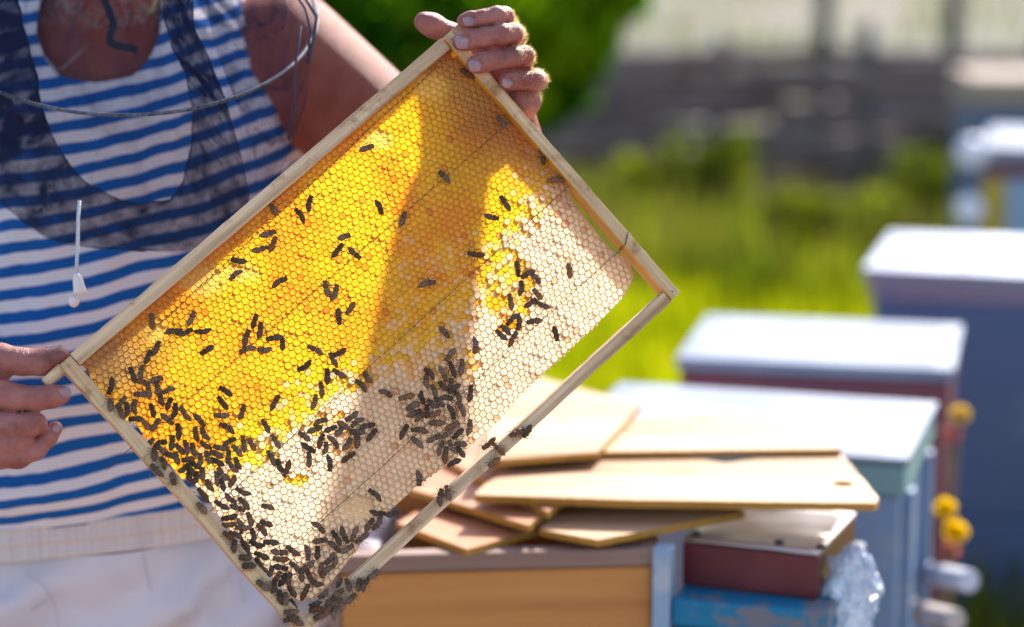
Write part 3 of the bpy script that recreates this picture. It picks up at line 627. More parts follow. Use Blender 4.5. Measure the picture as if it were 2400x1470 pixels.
# honeycomb
def inpoly(x, y, poly):
    ins = np.zeros(x.shape, bool); n = len(poly)
    for i in range(n):
        x0, y0 = poly[i]; x1, y1 = poly[(i+1) % n]
        c = ((y0 > y) != (y1 > y)) & (x < (x1-x0)*(y-y0)/((y1-y0) or 1e-9)+x0); ins ^= c
    return ins
CPOLY = [(180, 846), (1045, 90), (1090, 140), (1180, 232), (1262, 335), (1292, 372), (1284, 387), (1297, 402), (1318, 412), (1338, 434), (1336, 460), (1380, 520), (1428, 580),
         (1476, 612), (1486, 650), (1462, 695), (1400, 760), (1330, 825), (1240, 905), (1170, 985), (1110, 1040), (1060, 1082), (1000, 1122), (930, 1182), (880, 1225), (850, 1270),
         (812, 1320), (775, 1368), (740, 1400), (690, 1410), (600, 1312), (520, 1217), (487, 1166), (452, 1128), (428, 1122), (395, 1085), (345, 1030), (318, 992), (296, 984), (250, 935), (222, 897), (211, 884), (206, 868)]
SP = .00585
cx, cyy = [], []
jj = 0; y = by0
while y < by1:
    x = bx0+(SP/2 if jj % 2 else 0)
    while x < bx1: cx.append(x); cyy.append(y); x += SP
    y += SP*.866; jj += 1
cx = np.array(cx); cyy = np.array(cyy)
CZ = -.0085
ppx, ppy = to_px(cx, cyy, np.full(cx.shape, CZ))
PL = np.array([LC(a, b, CZ) for a, b in CPOLY])
def to_poly(x, y):
    bd = np.full(x.shape, 9.); bx_ = x.copy(); by_ = y.copy()
    for i in range(len(PL)):
        a = PL[i]; e = PL[(i+1) % len(PL)]-a; t = np.clip(((x-a[0])*e[0]+(y-a[1])*e[1])/(e@e), 0, 1); qx, qy = a[0]+t*e[0], a[1]+t*e[1]; d = np.hypot(x-qx, y-qy); m = d < bd
        bd[m] = d[m]; bx_[m] = qx[m]; by_[m] = qy[m]
    return bx_, by_, bd
_, _, bd_ = to_poly(cx, cyy)
k = (inpoly(ppx, ppy, CPOLY) | (bd_ < .42*SP)) & (cyy < by1-TB+.002) & (cx > bx0+SB*.6) & (cx < bx1-SB*.3)
cx, cyy, ppx, ppy = cx[k], cyy[k], ppx[k], ppy[k]; NCELL = len(cx); print('cells', NCELL)
def nz(x, y, s, seed=0.0, o=3): return np.array([noise.fractal(Vector((a*s, b*s, seed)), .8, 2.1, o) for a, b in zip(x, y)])
def bulge(x, y):
    return CZ+.0016*nz(x, y, 14, 3.3, 2)
# honey boundary (local y as a function of local x)
HB = [LC(px, py, CZ) for px, py in [(160, 930), (300, 1010), (360, 1070), (430, 1135), (510, 1105), (560, 1085), (630, 1040), (700, 980), (770, 915), (870, 860), (930, 835), (1010, 800), (1080, 765), (1140, 660), (1180, 570), (1240, 475), (1290, 405), (1330, 350)]]
hbx = np.array([a for a, b in HB]); hby = np.array([b for a, b in HB]); o_ = np.argsort(hbx)
dist = cyy-np.interp(cx, hbx[o_], hby[o_])                      # >0 honey side (towards the top bar)
nA = nz(cx, cyy, 60, 1.0); nB = nz(cx, cyy, 25, 5.0); nC = nz(cx, cyy, 16, 9.0); rnd = rng.uniform(-1, 1, NCELL)
honey = np.clip((dist+.010*nA+.012*rnd+.004)/.014+.5, 0, 1)
# extra yellow cells below the boundary and whitish ones above it
for (px, py, rx, ry, amt) in [(1195, 690, 55, 90, .75), (1150, 640, 50, 50, .7), (700, 1125, 26, 14, .9), (745, 995, 60, 30, .55), (790, 1030, 50, 30, .35), (1030, 850, 90, 60, .4), (540, 1230, 40, 30, .3)]:
    m_ = ((ppx-px)/rx)**2+((ppy-py)/ry)**2 < 1+.4*rnd; honey[m_] = np.maximum(honey[m_], np.clip(amt+.5*rnd[m_], 0, 1))
mk = (ppx > 930) & (ppx < 1150) & (ppy > 560) & (ppy < 900); honey[mk] = np.clip(honey[mk]-.25*(rng.uniform(0, 1, mk.sum()) < .3), 0, 1)
mk = (dist > 0) & (dist < .03) & (rng.uniform(0, 1, NCELL) < .16); honey[mk] *= .55
orange = np.clip(.30+1.1*nB+.6*nC, 0, 1)
for (px, py, r, a) in [(645, 590, 60, .5), (460, 900, 90, .35), (800, 760, 70, .3), (720, 350, 160, .1), (430, 700, 100, .35), (420, 1000, 130, .35), (560, 800, 200, .15)]:
    orange = orange+a*np.exp(-((ppx-px)**2+(ppy-py)**2)/r**2)
orange = np.clip(orange, 0, 1)
corner = np.exp(-(((ppx-255)/75)**2+((ppy-850)/60)**2))          # dry pale cells beside the left lug
topr = np.exp(-(((ppx-1040)/70)**2+((ppy-130)/70)**2)) 
pale = np.zeros(NCELL)
for (px, py, rx, ry) in [(1010, 205, 42, 34), (360, 775, 34, 22), (470, 655, 60, 40), (560, 640, 50, 22), (880, 330, 40, 22), (845, 1190, 45, 28)]:
    pale = np.maximum(pale, np.clip(1.4-((ppx-px)/rx)**2-((ppy-py)/ry)**2+.5*nA, 0, 1))
def mixc(a, b, t): return a*(1-t[:, None])+b*t[:, None]
cy_ = np.array([0.98, 0.565, 0.005]); co_ = np.array([0.96, 0.33, 0.002]); cw_ = np.array([0.96, 0.77, 0.56]); cd_ = np.array([0.58, 0.36, 0.14])
base = mixc(mixc(np.tile(cw_, (NCELL, 1)), np.tile([0.96, 0.72, 0.49], (NCELL, 1)), np.clip(.4+nA, 0, 1)), mixc(np.tile(cy_, (NCELL, 1)), np.tile(co_, (NCELL, 1)), orange*.75), honey)
lem = np.clip((1-np.abs(dist)/.03), 0, 1)*honey*.6                # lemon cells near the boundary
base = mixc(base, np.tile([0.97, 0.68, 0.01], (NCELL, 1)), np.clip(lem, 0, 1))
base = mixc(base, np.tile(cd_, (NCELL, 1)), np.clip(corner*1.1+topr*.35, 0, .8))
base *= (1-.12*np.abs(rnd))[:, None]; odd = rng.uniform(0, 1, NCELL); base[odd < .03] *= np.array([.85, .6, .5]); base = np.clip(base, 0, .98)
ang = np.arange(12)*math.pi/6+math.pi/2
cz = bulge(cx, cyy)
hexr = np.where(np.arange(12) % 2 == 0, SP/math.sqrt(3), SP/2)*1.0
def warp(x, y):                                                 # natural irregularity shared by neighbouring cells
    f = 120.; a = .0007
    return x+a*np.sin(x*f+y*170)*np.cos(y*f*.7), y+a*np.cos(x*f*.8-y*190)
inner = .47*SP*np.ones(NCELL)*(1+.03*rnd); deep = np.where(honey > .5, .0016, .0038)+.0005*rnd+.002*corner
deep = np.where(pale > .5, .0004, deep)+.0024*np.exp(-(((ppx-1130)/150)**2+((ppy-240)/120)**2))
mid = inner*.62
rings = []
for kind in range(4):
    rr = [None, inner, inner*.97, mid][kind]; hx_ = np.where(np.arange(12) % 2 == 0, 1.0+(.085 if kind in (1, 2) else 0), 1.0-(.012 if kind in (1, 2) else 0))
    X = cx[:, None]+(hexr[None, :] if kind == 0 else rr[:, None]*hx_[None, :])*np.cos(ang)[None, :]
    Y = cyy[:, None]+(hexr[None, :] if kind == 0 else rr[:, None]*hx_[None, :])*np.sin(ang)[None, :]
    if kind == 0:
        zz = CZ+.0016*np.array([[noise.fractal(Vector((a*14, b*14, 3.3)), .8, 2.1, 2) for a, b in zip(r1, r2)] for r1, r2 in zip(X, Y)])
    else: zz = np.repeat(cz[:, None], 12, 1)-([0, 0, 1, 1][kind]*deep)[:, None]
    if kind == 1: zz = zz-.0001
    if kind == 3: zz = zz+.0005*(1-.6*honey)[:, None]
    X, Y = warp(X, Y); ins_ = inpoly(X.ravel(), Y.ravel(), [tuple(p) for p in PL]).reshape(X.shape); qx, qy, _ = to_poly(X.ravel(), Y.ravel()); X = np.where(ins_, X, qx.reshape(X.shape)); Y = np.where(ins_, Y, qy.reshape(Y.shape)); rings.append(np.stack([X, Y, zz], 2))
Xc, Yc = warp(cx, cyy); cen = np.stack([Xc, Yc, cz-deep+.0007], 1)[:, None, :]
V = np.concatenate(rings+[cen], 1).reshape(-1, 3)
openm = np.clip(np.maximum(np.maximum(corner, np.exp(-(((ppx-1130)*.6+(ppy-240)*.8)/190)**2-(((ppx-1130)*.8-(ppy-240)*.6)/75)**2)*1.2), np.exp(-(((ppx-330)/110)**2+((ppy-800)/40)**2))*.4)+.15*nA, 0, 1)*(pale < .5)
base = mixc(base, np.tile([0.60, 0.30, 0.05], (NCELL, 1)), openm*.5)
base = mixc(base, np.tile([0.96, 0.63, 0.13], (NCELL, 1)), np.clip(pale, 0, 1)*(.2+.5*honey))
rimc = np.clip(base*(.93+.05*honey)[:, None]+np.array([.16, .13, .05])*(1-honey)[:, None]*.3+np.array([.06, .05, .01]), 0, 1)
rimc = mixc(rimc, np.tile([0.88, 0.62, 0.34], (NCELL, 1)), openm*.9)
cenc = np.clip(base+(np.array([.05, .22, .05])*(.35+.65*rng.uniform(0, 1, NCELL)[:, None])), 0, .98)
def colr(c, a): return np.concatenate([np.repeat(c[:, None, :], 12, 1), np.broadcast_to(a, (NCELL, 12))[:, :, None]], 2)
COLR = np.concatenate([colr(rimc, np.repeat((.68+.2*honey)[:, None], 12, 1)), colr(rimc, np.repeat((.72+.16*honey)[:, None], 12, 1)), colr(base*.96, .9), colr(base, .94), np.concatenate([cenc, np.full((NCELL, 1), .95)], 1)[:, None, :]], 1).reshape(-1, 4)
b0 = (np.arange(NCELL)*49)[:, None]; i12 = np.arange(12); j12 = (i12+1) % 12
q = []
for r in range(3):
    q.append(np.stack([b0+r*12+i12, b0+r*12+j12, b0+(r+1)*12+j12, b0+(r+1)*12+i12], 2).reshape(-1, 4))
q.append(np.stack([b0+36+i12[::2], b0+36+j12[::2], b0+36+(j12[::2]+1) % 12, b0+48+0*i12[::2]], 2).reshape(-1, 4))
FQ = np.concatenate(q)
me = me_np('honeycomb', V, FQ, False)
sm_ = np.ones(len(FQ), bool); sm_[:NCELL*24] = False; me.polygons.foreach_set('use_smooth', sm_)
at = me.color_attributes.new('wax', 'FLOAT_COLOR', 'POINT'); at.data.foreach_set('color', COLR.astype(np.float32).ravel())
m_wax = bpy.data.materials.new('beeswax'); m_wax.use_nodes = True; nt = m_wax.node_tree; nt.nodes.clear()
out = N(nt, 'ShaderNodeOutputMaterial'); ca = N(nt, 'ShaderNodeAttribute', attribute_name='wax')
df = N(nt, 'ShaderNodeBsdfDiffuse'); tl = N(nt, 'ShaderNodeBsdfTranslucent'); mx = N(nt, 'ShaderNodeMixShader'); gl = N(nt, 'ShaderNodeBsdfGlossy'); gl.inputs['Roughness'].default_value = .25
mg = N(nt, 'ShaderNodeMixShader'); mg.inputs[0].default_value = .035
L(nt, ca.outputs['Color'], df.inputs[0]); L(nt, ca.outputs['Color'], tl.inputs[0]); L(nt, ca.outputs['Alpha'], mx.inputs[0])
L(nt, df.outputs[0], mx.inputs[1]); L(nt, tl.outputs[0], mx.inputs[2]); L(nt, mx.outputs[0], mg.inputs[1]); L(nt, gl.outputs[0], mg.inputs[2]); L(nt, mg.outputs[0], out.inputs[0])
hc = link('honeycomb', me, m_wax, frame); tag(hc, 'wax cells, honey yellow above and pale cream below', kind='stuff')
# ragged wax along the lower edge, propolis lumps at the upper right
m_orw = simple('orange_propolis', (0.85, 0.22, 0.01), (0.9, 0.3, 0.02), 200, .4, bmp=.3)
for (px, py, rx, ry) in [(1043, 103, .0035, .0062), (1064, 127, .0028, .0036)]:
    X, Y, Z, lo = grid((-.008, -.008, -.004), (.008, .008, .004), .0007)
    f = ellip(X, Y, Z, (0, 0, 0), [(.75, .66, 0), (-.66, .75, 0), (0, 0, 1)], (ry, rx, .002))+.0004*np.sin(X*1900+Y*900)*np.sin(Y*1500)
    V, Fc = surface_net(f, lo, .0007); a = LC(px, py, -.004)
    o = link('propolis_lump', me_np('propolis_lump', V, Fc, True), m_orw, frame); o.location = (a[0], a[1], -.004)

# wires
m_wire = simple('dark_wire', (0.05, 0.02, 0.012), (0.1, 0.04, 0.02), 300, .5, bmp=0)
for (a, b, dash) in [((345, 785), (1020, 160), .35), ((250, 1100), (1215, 268), .45), ((470, 1218), (1335, 435), -.55), ((700, 1270), (1458, 582), -1.2)]:
    xa, ya = LC(*a, CZ); xb, yb = LC(*b, CZ); n = 260; pts = []
    n = 520
    for i in range(n+1):
        t_ = i/n; x, y = xa+(xb-xa)*t_, ya+(yb-ya)*t_
        z = CZ+.0016*noise.fractal(Vector((x*14, y*14, 3.3)), .8, 2.1, 2)+(.00015 if math.sin(i*.62+2*fbm(x, y, 0, 30)) > dash else -.0032)
        pts.append((x+.0002*fbm(x, y, 7, 200), y+.0005*fbm(x, y, 3, 60), z+.0002))
    mb = MB(); mb.tube(pts, .00034, 5); mb.obj('wire', m_wire, frame, True)
# the wire end wound round the right side bar
xa, ya = LC(1455, 578, CZ); mb = MB()
mb.tube([(xa-.003, ya-.001, CZ), (xa+.003, ya+.0005, CZ+.004), (bx1-SB*.9, ya-.001, -.002), (bx1-SB*.85, ya-.001, .0006), (bx1-.005, ya+.0025, .0007), (bx1+.0004, ya+.006, .0004), (bx1+.0005, ya+.006, -.01)], .00045, 6)
mb.tube([(xa-.002, ya-.003, CZ+.001), (xa+.002, ya-.001, CZ+.003), (xa+.005, ya+.001, CZ+.002)], .0003, 5); mb.obj('wire', m_wire, frame, True)

# ================================================================ BEES
def beemat(name, dark, band, thorax):
    m, nt, b = mat(name); tc = N(nt, 'ShaderNodeTexCoord'); sx = N(nt, 'ShaderNodeSeparateXYZ'); L(nt, tc.outputs['Object'], sx.inputs[0])
    n = N(nt, 'ShaderNodeTexNoise'); n.inputs['Scale'].default_value = 900; L(nt, tc.outputs['Object'], n.inputs['Vector'])
    w = N(nt, 'ShaderNodeMath', operation='MULTIPLY'); w.inputs[1].default_value = 2*math.pi/.00125; L(nt, sx.outputs[0], w.inputs[0])
    s = N(nt, 'ShaderNodeMath', operation='SINE'); L(nt, w.outputs[0], s.inputs[0])
    a_ = N(nt, 'ShaderNodeMath', operation='MULTIPLY_ADD'); a_.inputs[1].default_value = .5; a_.inputs[2].default_value = -.12; L(nt, s.outputs[0], a_.inputs[0])
    a2 = N(nt, 'ShaderNodeMath', operation='ADD'); L(nt, a_.outputs[0], a2.inputs[0]); L(nt, n.outputs['Fac'], a2.inputs[1])
    r = ramp(nt, a2.outputs[0], [(.45, dark), (.78, band)])
    g = N(nt, 'ShaderNodeMath', operation='GREATER_THAN'); g.inputs[1].default_value = .0008; L(nt, sx.outputs[0], g.inputs[0])
    r2 = ramp(nt, n.outputs['Fac'], [(.4, tuple(c*.45 for c in thorax)), (.62, thorax)])
    mx = N(nt, 'ShaderNodeMixRGB'); L(nt, g.outputs[0], mx.inputs[0]); L(nt, r.outputs[0], mx.inputs[1]); L(nt, r2.outputs[0], mx.inputs[2])
    oi = N(nt, 'ShaderNodeObjectInfo'); hs = N(nt, 'ShaderNodeHueSaturation'); mr = N(nt, 'ShaderNodeMapRange'); mr.inputs['To Min'].default_value = .55; mr.inputs['To Max'].default_value = 1.5
    L(nt, oi.outputs['Random'], mr.inputs[0]); L(nt, mr.outputs[0], hs.inputs['Value']); L(nt, mx.outputs[0], hs.inputs['Color']); L(nt, hs.outputs[0], b.inputs['Base Color'])
    b.inputs['Roughness'].default_value = .5; b.inputs['Specular IOR Level'].default_value = .2; bump(nt, b, n.outputs['Fac'], .5, .0002); return m
m_bee = [beemat('dark_bee', (.026, .014, .009), (.40, .25, .17), (.15, .088, .05)), beemat('reddish_bee', (.06, .024, .01), (.5, .2, .06), (.2, .11, .06))]
m_wing = bpy.data.materials.new('bee_wing'); m_wing.use_nodes = True; nt = m_wing.node_tree; b_ = nt.nodes['Principled BSDF']
b_.inputs['Base Color'].default_value = (.11, .065, .045, 1); b_.inputs['Alpha'].default_value = .22; b_.inputs['Roughness'].default_value = .4; b_.inputs['Specular IOR Level'].default_value = .25
ST = [(6.95, .25, 2.0), (6.75, 1.1, 2.0), (6.2, 1.7, 2.05), (5.4, 1.85, 2.1), (4.8, 1.6, 2.2), (4.5, 1.45, 2.3), (4.15, 1.85, 2.4), (3.4, 2.15, 2.6), (2.4, 2.25, 2.65), (1.5, 1.95, 2.5), (.95, 1.7, 2.3), (.6, 1.75, 2.2),
      (.25, 2.0, 2.2), (-.5, 2.15, 2.2), (-1.1, 2.3, 2.2), (-1.25, 2.25, 2.2), (-2.3, 2.42, 2.15), (-2.45, 2.35, 2.15), (-3.5, 2.25, 2.05), (-3.65, 2.15, 2.05), (-4.6, 1.8, 1.9), (-4.75, 1.7, 1.9), (-5.7, 1.15, 1.7), (-6.4, .6, 1.6), (-6.8, .12, 1.55)]
def bee_body(bend, seed):
    rr = random.Random(seed); V = []; Fc = []; n = 10
    for (x, r, z) in ST:
        yb = 0 if x > .8 else bend*((.8-x)/7.6)**1.5*3.2
        flat = 1.12 if 4.8 < x else 1.0
        for k in range(n):
            a = 2*math.pi*k/n; V.append((x*1e-3, (yb+r*flat*math.cos(a))*1e-3, (z+.15+r*(.9 if x < 4.8 else .75)*math.sin(a))*1e-3))
    for i in range(len(ST)-1):
        for k in range(n): Fc.append((i*n+k, (i+1)*n+k, (i+1)*n+(k+1) % n, i*n+(k+1) % n))
    mb = MB(); mb.add(V, Fc)
    for s in (-1, 1):
        mb.tube([(.0065, s*.0007, .0026), (.0078, s*.0013, .003), (.0085, s*.0022, .0022)], .00014, 4)   # antennae
        for (x, dx, l) in ((.0038, .0022, 1.0), (.0026, .0004, 1.05), (.0015, -.0024, 1.25)):
            j1, j2, j3 = rr.uniform(-.0007, .0007), rr.uniform(-.0006, .0006), rr.uniform(.8, 1.15)
            mb.tube([(x, s*.0014, .0018), (x+dx*.45+j1, s*.0031*l*j3, .0033), (x+dx+j1+j2, s*.0040*l*j3, .0012), (x+dx*1.5+j1, s*.0049*l*j3, .0001)], [.00026, .00026, .00019, .0001], 4)
        eye = [(.0058, s*.0017, .0026)]
    return mb.mesh('bee_body', True)
def bee_wing(s, spread):
    mb = MB()
    for (L_, W_, a0, z) in ((9.2, 3.0, spread, .0052), (6.6, 2.2, spread+7, .0047)):
        a = math.radians(180-s*a0); c_, s_ = math.cos(a), math.sin(a); top = []; bot = []
        for i in range(7):
            t_ = i/6; l = L_*t_; w = W_*(math.sin(math.pi*min(1, t_*.93+.04))**.7)*(.35+.65*t_)*.62
            for sg, arr in ((.35, top), (-.65, bot)):
                y_ = sg*w*s; arr.append(((.0032+(l*c_-y_*s_)*1e-3), (s*.0012+(l*s_+y_*c_)*1e-3), z-.0000*l-.00013*l*t_))
        mb.add(top+bot[::-1], [(i, i+1, 12-i, 13-i) for i in range(6)])
    return mb.mesh('bee_wing', False)
bodies = [bee_body(b, i) for i, b in enumerate((0, .35, -.4, .8, -.8, .1))]
bodies_r = [bodies[0].copy(), bodies[2].copy()]
for b in bodies: b.materials.append(m_bee[0])
for b in bodies_r: b.materials.append(m_bee[1])
wings = {(s, k): bee_wing(s, sp_) for s in (-1, 1) for k, sp_ in enumerate((2, 7, 14))}
for w in wings.values(): w.materials.append(m_wing)
bees = [tuple(map(int, q.split(','))) for q in BEES.split()][:300]
# which surface carries each bee
info = []
for (hx, hy, tx, ty) in bees:
    mxp, myp = (hx+tx)/2, (hy+ty)/2
    x, y = LC(mxp, myp, 0)
    onbar = (x < bx0+SB) or (x > bx1-SB*.92-.001) or (y < by0+BB+.001)
    z = .0003 if onbar else CZ+.0016*noise.fractal(Vector((x*14, y*14, 3.3)), .8, 2.1, 2)+.0002
    x, y = LC(mxp, myp, z+.002); xh, yh = LC(hx, hy, z+.002); xt, yt = LC(tx, ty, z+.002)
    info.append([x, y, z, math.atan2(yh-yt, xh-xt), math.hypot(xh-xt, yh-yt), onbar, mxp, myp])
for i, a in enumerate(info):
    lv = sum(1 for b in info[:i] if math.hypot(a[6]-b[6], a[7]-b[7]) < 15)
    a.append(min(lv, 3))
# ---- labels that single each bee out
def wire_band(px, py):
    x, y = LC(px, py, CZ); w = [LC(*p, CZ)[1] for p in ((700, 440), (735, 667), (1050, 690), (1150, 880))]
    k = sum(1 for q in w if y < q)
    return ['above the first wire', 'between the first and second wires', 'between the second and third wires', 'between the third and fourth wires', 'below the fourth wire'][min(k, 4)]
DIRS = ['right', 'up right', 'up', 'up left', 'left', 'down left', 'down', 'down right']
ORD = ['', 'second', 'third', 'fourth', 'fifth', 'sixth', 'seventh', 'eighth', 'ninth', 'tenth', 'eleventh', 'twelfth', 'thirteenth', 'fourteenth', 'fifteenth', 'sixteenth', 'seventeenth', 'eighteenth']
desc = []
for (hx, hy, tx, ty), a in zip(bees, info):
    px, py = a[6], a[7]; d = DIRS[int(round(math.atan2(-(hy-ty), hx-tx)/(math.pi/4))) % 8]
    if a[5]:
        x = a[0]; where = 'left side bar' if x < bx0+SB+.001 else ('right side bar' if x > bx1-SB-.002 else 'bottom bar')
        zone = 'on the '+where
    elif px > 1150 and 590 < py < 830 and px < 1310: zone = 'in the loose group right of centre'
    elif 920 < px < 1115 and 800 < py < 1095: zone = 'in the crowd on the lower middle'
    elif 695 < px < 890 and 960 < py < 1110: zone = 'in the ring of bees low on the comb'
    elif px < 570 and 1015 < py < 1180: zone = 'in the dark cluster by the left bar'
    elif py > 1300: zone = 'in the heap at the bottom corner'
    elif px < 760 and py > 1180: zone = 'on pale cells above the bottom corner'
    else:
        zone = ('left part ' if px < 560 else 'middle ' if px < 950 else 'right part ')+wire_band(px, py)
    desc.append((zone, d))
used = {}
for i, dsc in enumerate(desc): used.setdefault(dsc, []).append(i)
labels = [None]*len(bees)
for (zone, d), ids in used.items():
    horiz = np.ptp([info[i][6] for i in ids]) >= np.ptp([info[i][7] for i in ids])
    ids = sorted(ids, key=lambda i: info[i][6 if horiz else 7])
    for k_, i in enumerate(ids):
        n = len(ids)
        if n == 1: extra = 'only'
        elif horiz: extra = 'leftmost' if k_ == 0 else 'rightmost' if k_ == n-1 else ORD[k_]+' from left'
        else: extra = 'highest' if k_ == 0 else 'lowest' if k_ == n-1 else ORD[k_]+' from top'
        labels[i] = f'{extra} bee heading {d}, {zone}'
RED = {(1274, 386), (1320, 423)}
first_w = {}
for i, (a, lab) in enumerate(zip(info, labels)):
    px, py = a[6], a[7]
    reddish = (i % 9 == 0) or px > 1290 or (px > 1130 and py > 940)
    body = bodies_r[i % 2] if reddish else bodies[i % 6]
    o = bpy.data.objects.new('honey_bee', body); COL.objects.link(o)
    sc = min(max(a[4]/.0124, .88), 1.22)
    tilt = Matrix.Rotation(random.uniform(-.12, .12)+(.3*random.choice((-1, 1)) if a[8] else 0), 4, 'X') @ Matrix.Rotation(random.uniform(-.08, .08), 4, 'Y')
    o.matrix_world = FM @ Matrix.Translation((a[0], a[1], a[2]+a[8]*.0024)) @ Matrix.Rotation(a[3], 4, 'Z') @ tilt @ Matrix.Diagonal((sc, random.uniform(1.08, 1.2), 1, 1))
    tag(o, lab, 'bee', 'honey bees on the frame')
    wk = random.choice((0, 0, 1, 1, 2)) if not a[5] else random.choice((1, 2))
    for s in (-1, 1):
        w = bpy.data.objects.new('wing', wings[(s, wk)]); COL.objects.link(w); w.parent = o
# ================================================================ THE BEEKEEPER
def skin(name, c1, c2, sss=.12, dirt=.75):
    m, nt, b = mat(name); b.inputs['Roughness'].default_value = .5; b.inputs['Specular IOR Level'].default_value = .35
    n = noise_tex(nt, 45, 5, rough=.6); r = ramp(nt, n.outputs['Fac'], [(.35, c1), (.65, c2)])
    v = noise_tex(nt, 420, 3); v2 = N(nt, 'ShaderNodeTexVoronoi'); v2.inputs['Scale'].default_value = 900; tc = N(nt, 'ShaderNodeTexCoord'); L(nt, tc.outputs['Object'], v2.inputs['Vector'])
    dt = noise_tex(nt, 28, 4); dr = ramp(nt, dt.outputs['Fac'], [(.54, (1, 1, 1)), (.70, (.3, .27, .3))])
    mm = N(nt, 'ShaderNodeMixRGB', blend_type='MULTIPLY'); mm.inputs[0].default_value = dirt; L(nt, r.outputs[0], mm.inputs[1]); L(nt, dr.outputs[0], mm.inputs[2])
    L(nt, mm.outputs[0], b.inputs['Base Color'])
    a = N(nt, 'ShaderNodeMath', operation='ADD'); L(nt, v.outputs['Fac'], a.inputs[0]); L(nt, v2.outputs['Distance'], a.inputs[1]); bump(nt, b, a.outputs[0], .6, .0009)
    b.inputs['Subsurface Weight'].default_value = sss; b.inputs['Subsurface Radius'].default_value = (1, .3, .15); b.inputs['Subsurface Scale'].default_value = .006
    return m
m_skin = skin('weathered_skin', (.32, .088, .066), (.45, .175, .145))
m_tan = skin('sunburnt_skin', (.27, .068, .040), (.33, .10, .064), .05, .1); m_tan.node_tree.nodes['Principled BSDF'].inputs['Specular IOR Level'].default_value = .12
m_nailp, nt, b_ = mat('fingernail'); b_.inputs['Base Color'].default_value = (.56, .40, .41, 1); b_.inputs['Roughness'].default_value = .28
n_ = noise_tex(nt, 120, 3); r_ = ramp(nt, n_.outputs['Fac'], [(.3, (.36, .2, .2)), (.7, (.44, .27, .28))]); L(nt, r_.outputs[0], b_.inputs['Base Color']); b_.inputs['Specular IOR Level'].default_value = .2; b_.inputs['Roughness'].default_value = .45

def finger_field(XYZ, pts, rs, creases=()):
    f = chain(XYZ, pts, rs, .004)
    X, Y, Z = XYZ
    for (p, axis, depth, wdt) in creases:                       # thin grooves across the back of a joint
        d = np.abs((X-p[0])*axis[0]+(Y-p[1])*axis[1]+(Z-p[2])*axis[2])
        near = np.exp(-(((X-p[0])**2+(Y-p[1])**2+(Z-p[2])**2)/.012**2))
        f = f+depth*np.exp(-(d/wdt)**2)*near
    return f
def nail(c, a, n, w, l, r, parent):
    a = Vector(a).normalized(); n = Vector(n); n = (n-a*n.dot(a)).normalized(); s = a.cross(n); V = []; Fc = []; nr, ns = 7, 28
    for i in range(nr+1):
        q = i/nr
        for k in range(ns):
            t = 2*math.pi*k/ns; ct, st = math.cos(t), math.sin(t); e = .72
            x = w/2*q*math.copysign(abs(ct)**e, ct); y = l/2*q*math.copysign(abs(st)**e, st)
            zc = r*(math.cos(x/r)-1)-(.0006 if i == nr else 0)-.6*y*y/.03+.0003
            V.append(Vector(c)+s*(r*math.sin(x/r))+a*y+n*zc)
    for i in range(nr):
        for k in range(ns): Fc.append((i*ns+k, i*ns+(k+1) % ns, (i+1)*ns+(k+1) % ns, (i+1)*ns+k))
    o = link('fingernail', me_np('fingernail', V, Fc, True), m_nailp); o.parent = parent; o.matrix_parent_inverse = parent.matrix_world.inverted(); return o
def nails_and_beds(f, XYZ, specs):
    X, Y, Z = XYZ; out = []
    for (px, py, h, pxb, pyb, w, l, r, tilt) in specs:
        c = FP(px, py, h); a = FP(pxb, pyb, h)-c; a /= np.linalg.norm(a); nn = fn*math.cos(tilt[0])+fu*math.sin(tilt[0])*tilt[1]-fv_*math.sin(tilt[0])*tilt[2]
        nn = nn-a*(a @ nn); nn /= np.linalg.norm(nn); s = np.cross(a, nn)
        g = ellip(X, Y, Z, c+nn*.0002, [s, a, nn], (w/2+.0007, l/2+.0007, .0014)); f = np.maximum(f, -g)
        out.append((c-nn*.0006, a, nn, w, l, r))
    return f, out

person = empty('person', (-.41, 2.45, 0)); tag(person, 'beekeeper in a blue and white striped sleeveless shirt and white trousers holding the frame', 'person')
bpy.context.view_layer.update()
HV = []; HF = []
def add_body(V, Fc):
    b = sum(len(v) for v in HV); HV.append(V); HF.append(Fc+b)

# ---- raised hand gripping the upper right corner, seen from the back of the fingers
zx = lambda x: 940+x/5.88
zy = lambda y: y/5.88
lo = FP(960, 330, -.115); pts_all = [FP(x, y, h) for x in (950, 1300) for y in (-5, 330) for h in (-.085, .032)]
mn = np.min(pts_all, 0)-.004; mxx = np.max(pts_all, 0)+.004
XYZ4 = grid(mn, mxx, .00115); XYZ = XYZ4[:3]
fingers = []
def fz(lst): return [FP(zx(a), zy(b), h) for a, b, h in lst]
FG = [  # (x, y in the enlarged crop, height over the frame), radii
  ([(865, 290, .0068), (960, 270, .0085), (1140, 245, .0105), (1330, 215, .0105), (1420, 225, .002), (1440, 300, -.030), (1400, 380, -.046)], [.0062, .0068, .0070, .0080, .0082, .0090, .0100]),
  ([(830, 570, .0085), (930, 550, .0105), (1150, 515, .0125), (1400, 475, .0135), (1530, 465, .008), (1570, 490, -.028), (1480, 560, -.050)], [.0080, .0086, .0083, .0090, .0090, .0095, .0105]),
  ([(1020, 885, .0078), (1110, 868, .0098), (1310, 825, .0115), (1560, 780, .0125), (1690, 770, .006), (1700, 800, -.028), (1570, 800, -.050)], [.0078, .0083, .0080, .0086, .0086, .0090, .0100]),
  ([(1460, 1115, .0062), (1530, 1115, .0078), (1680, 1110, .0095), (1850, 1105, .0085), (1890, 1115, .000), (1860, 1090, -.026), (1680, 1080, -.048)], [.0070, .0075, .0073, .0078, .0080, .0085, .0095]),
]
fld = None
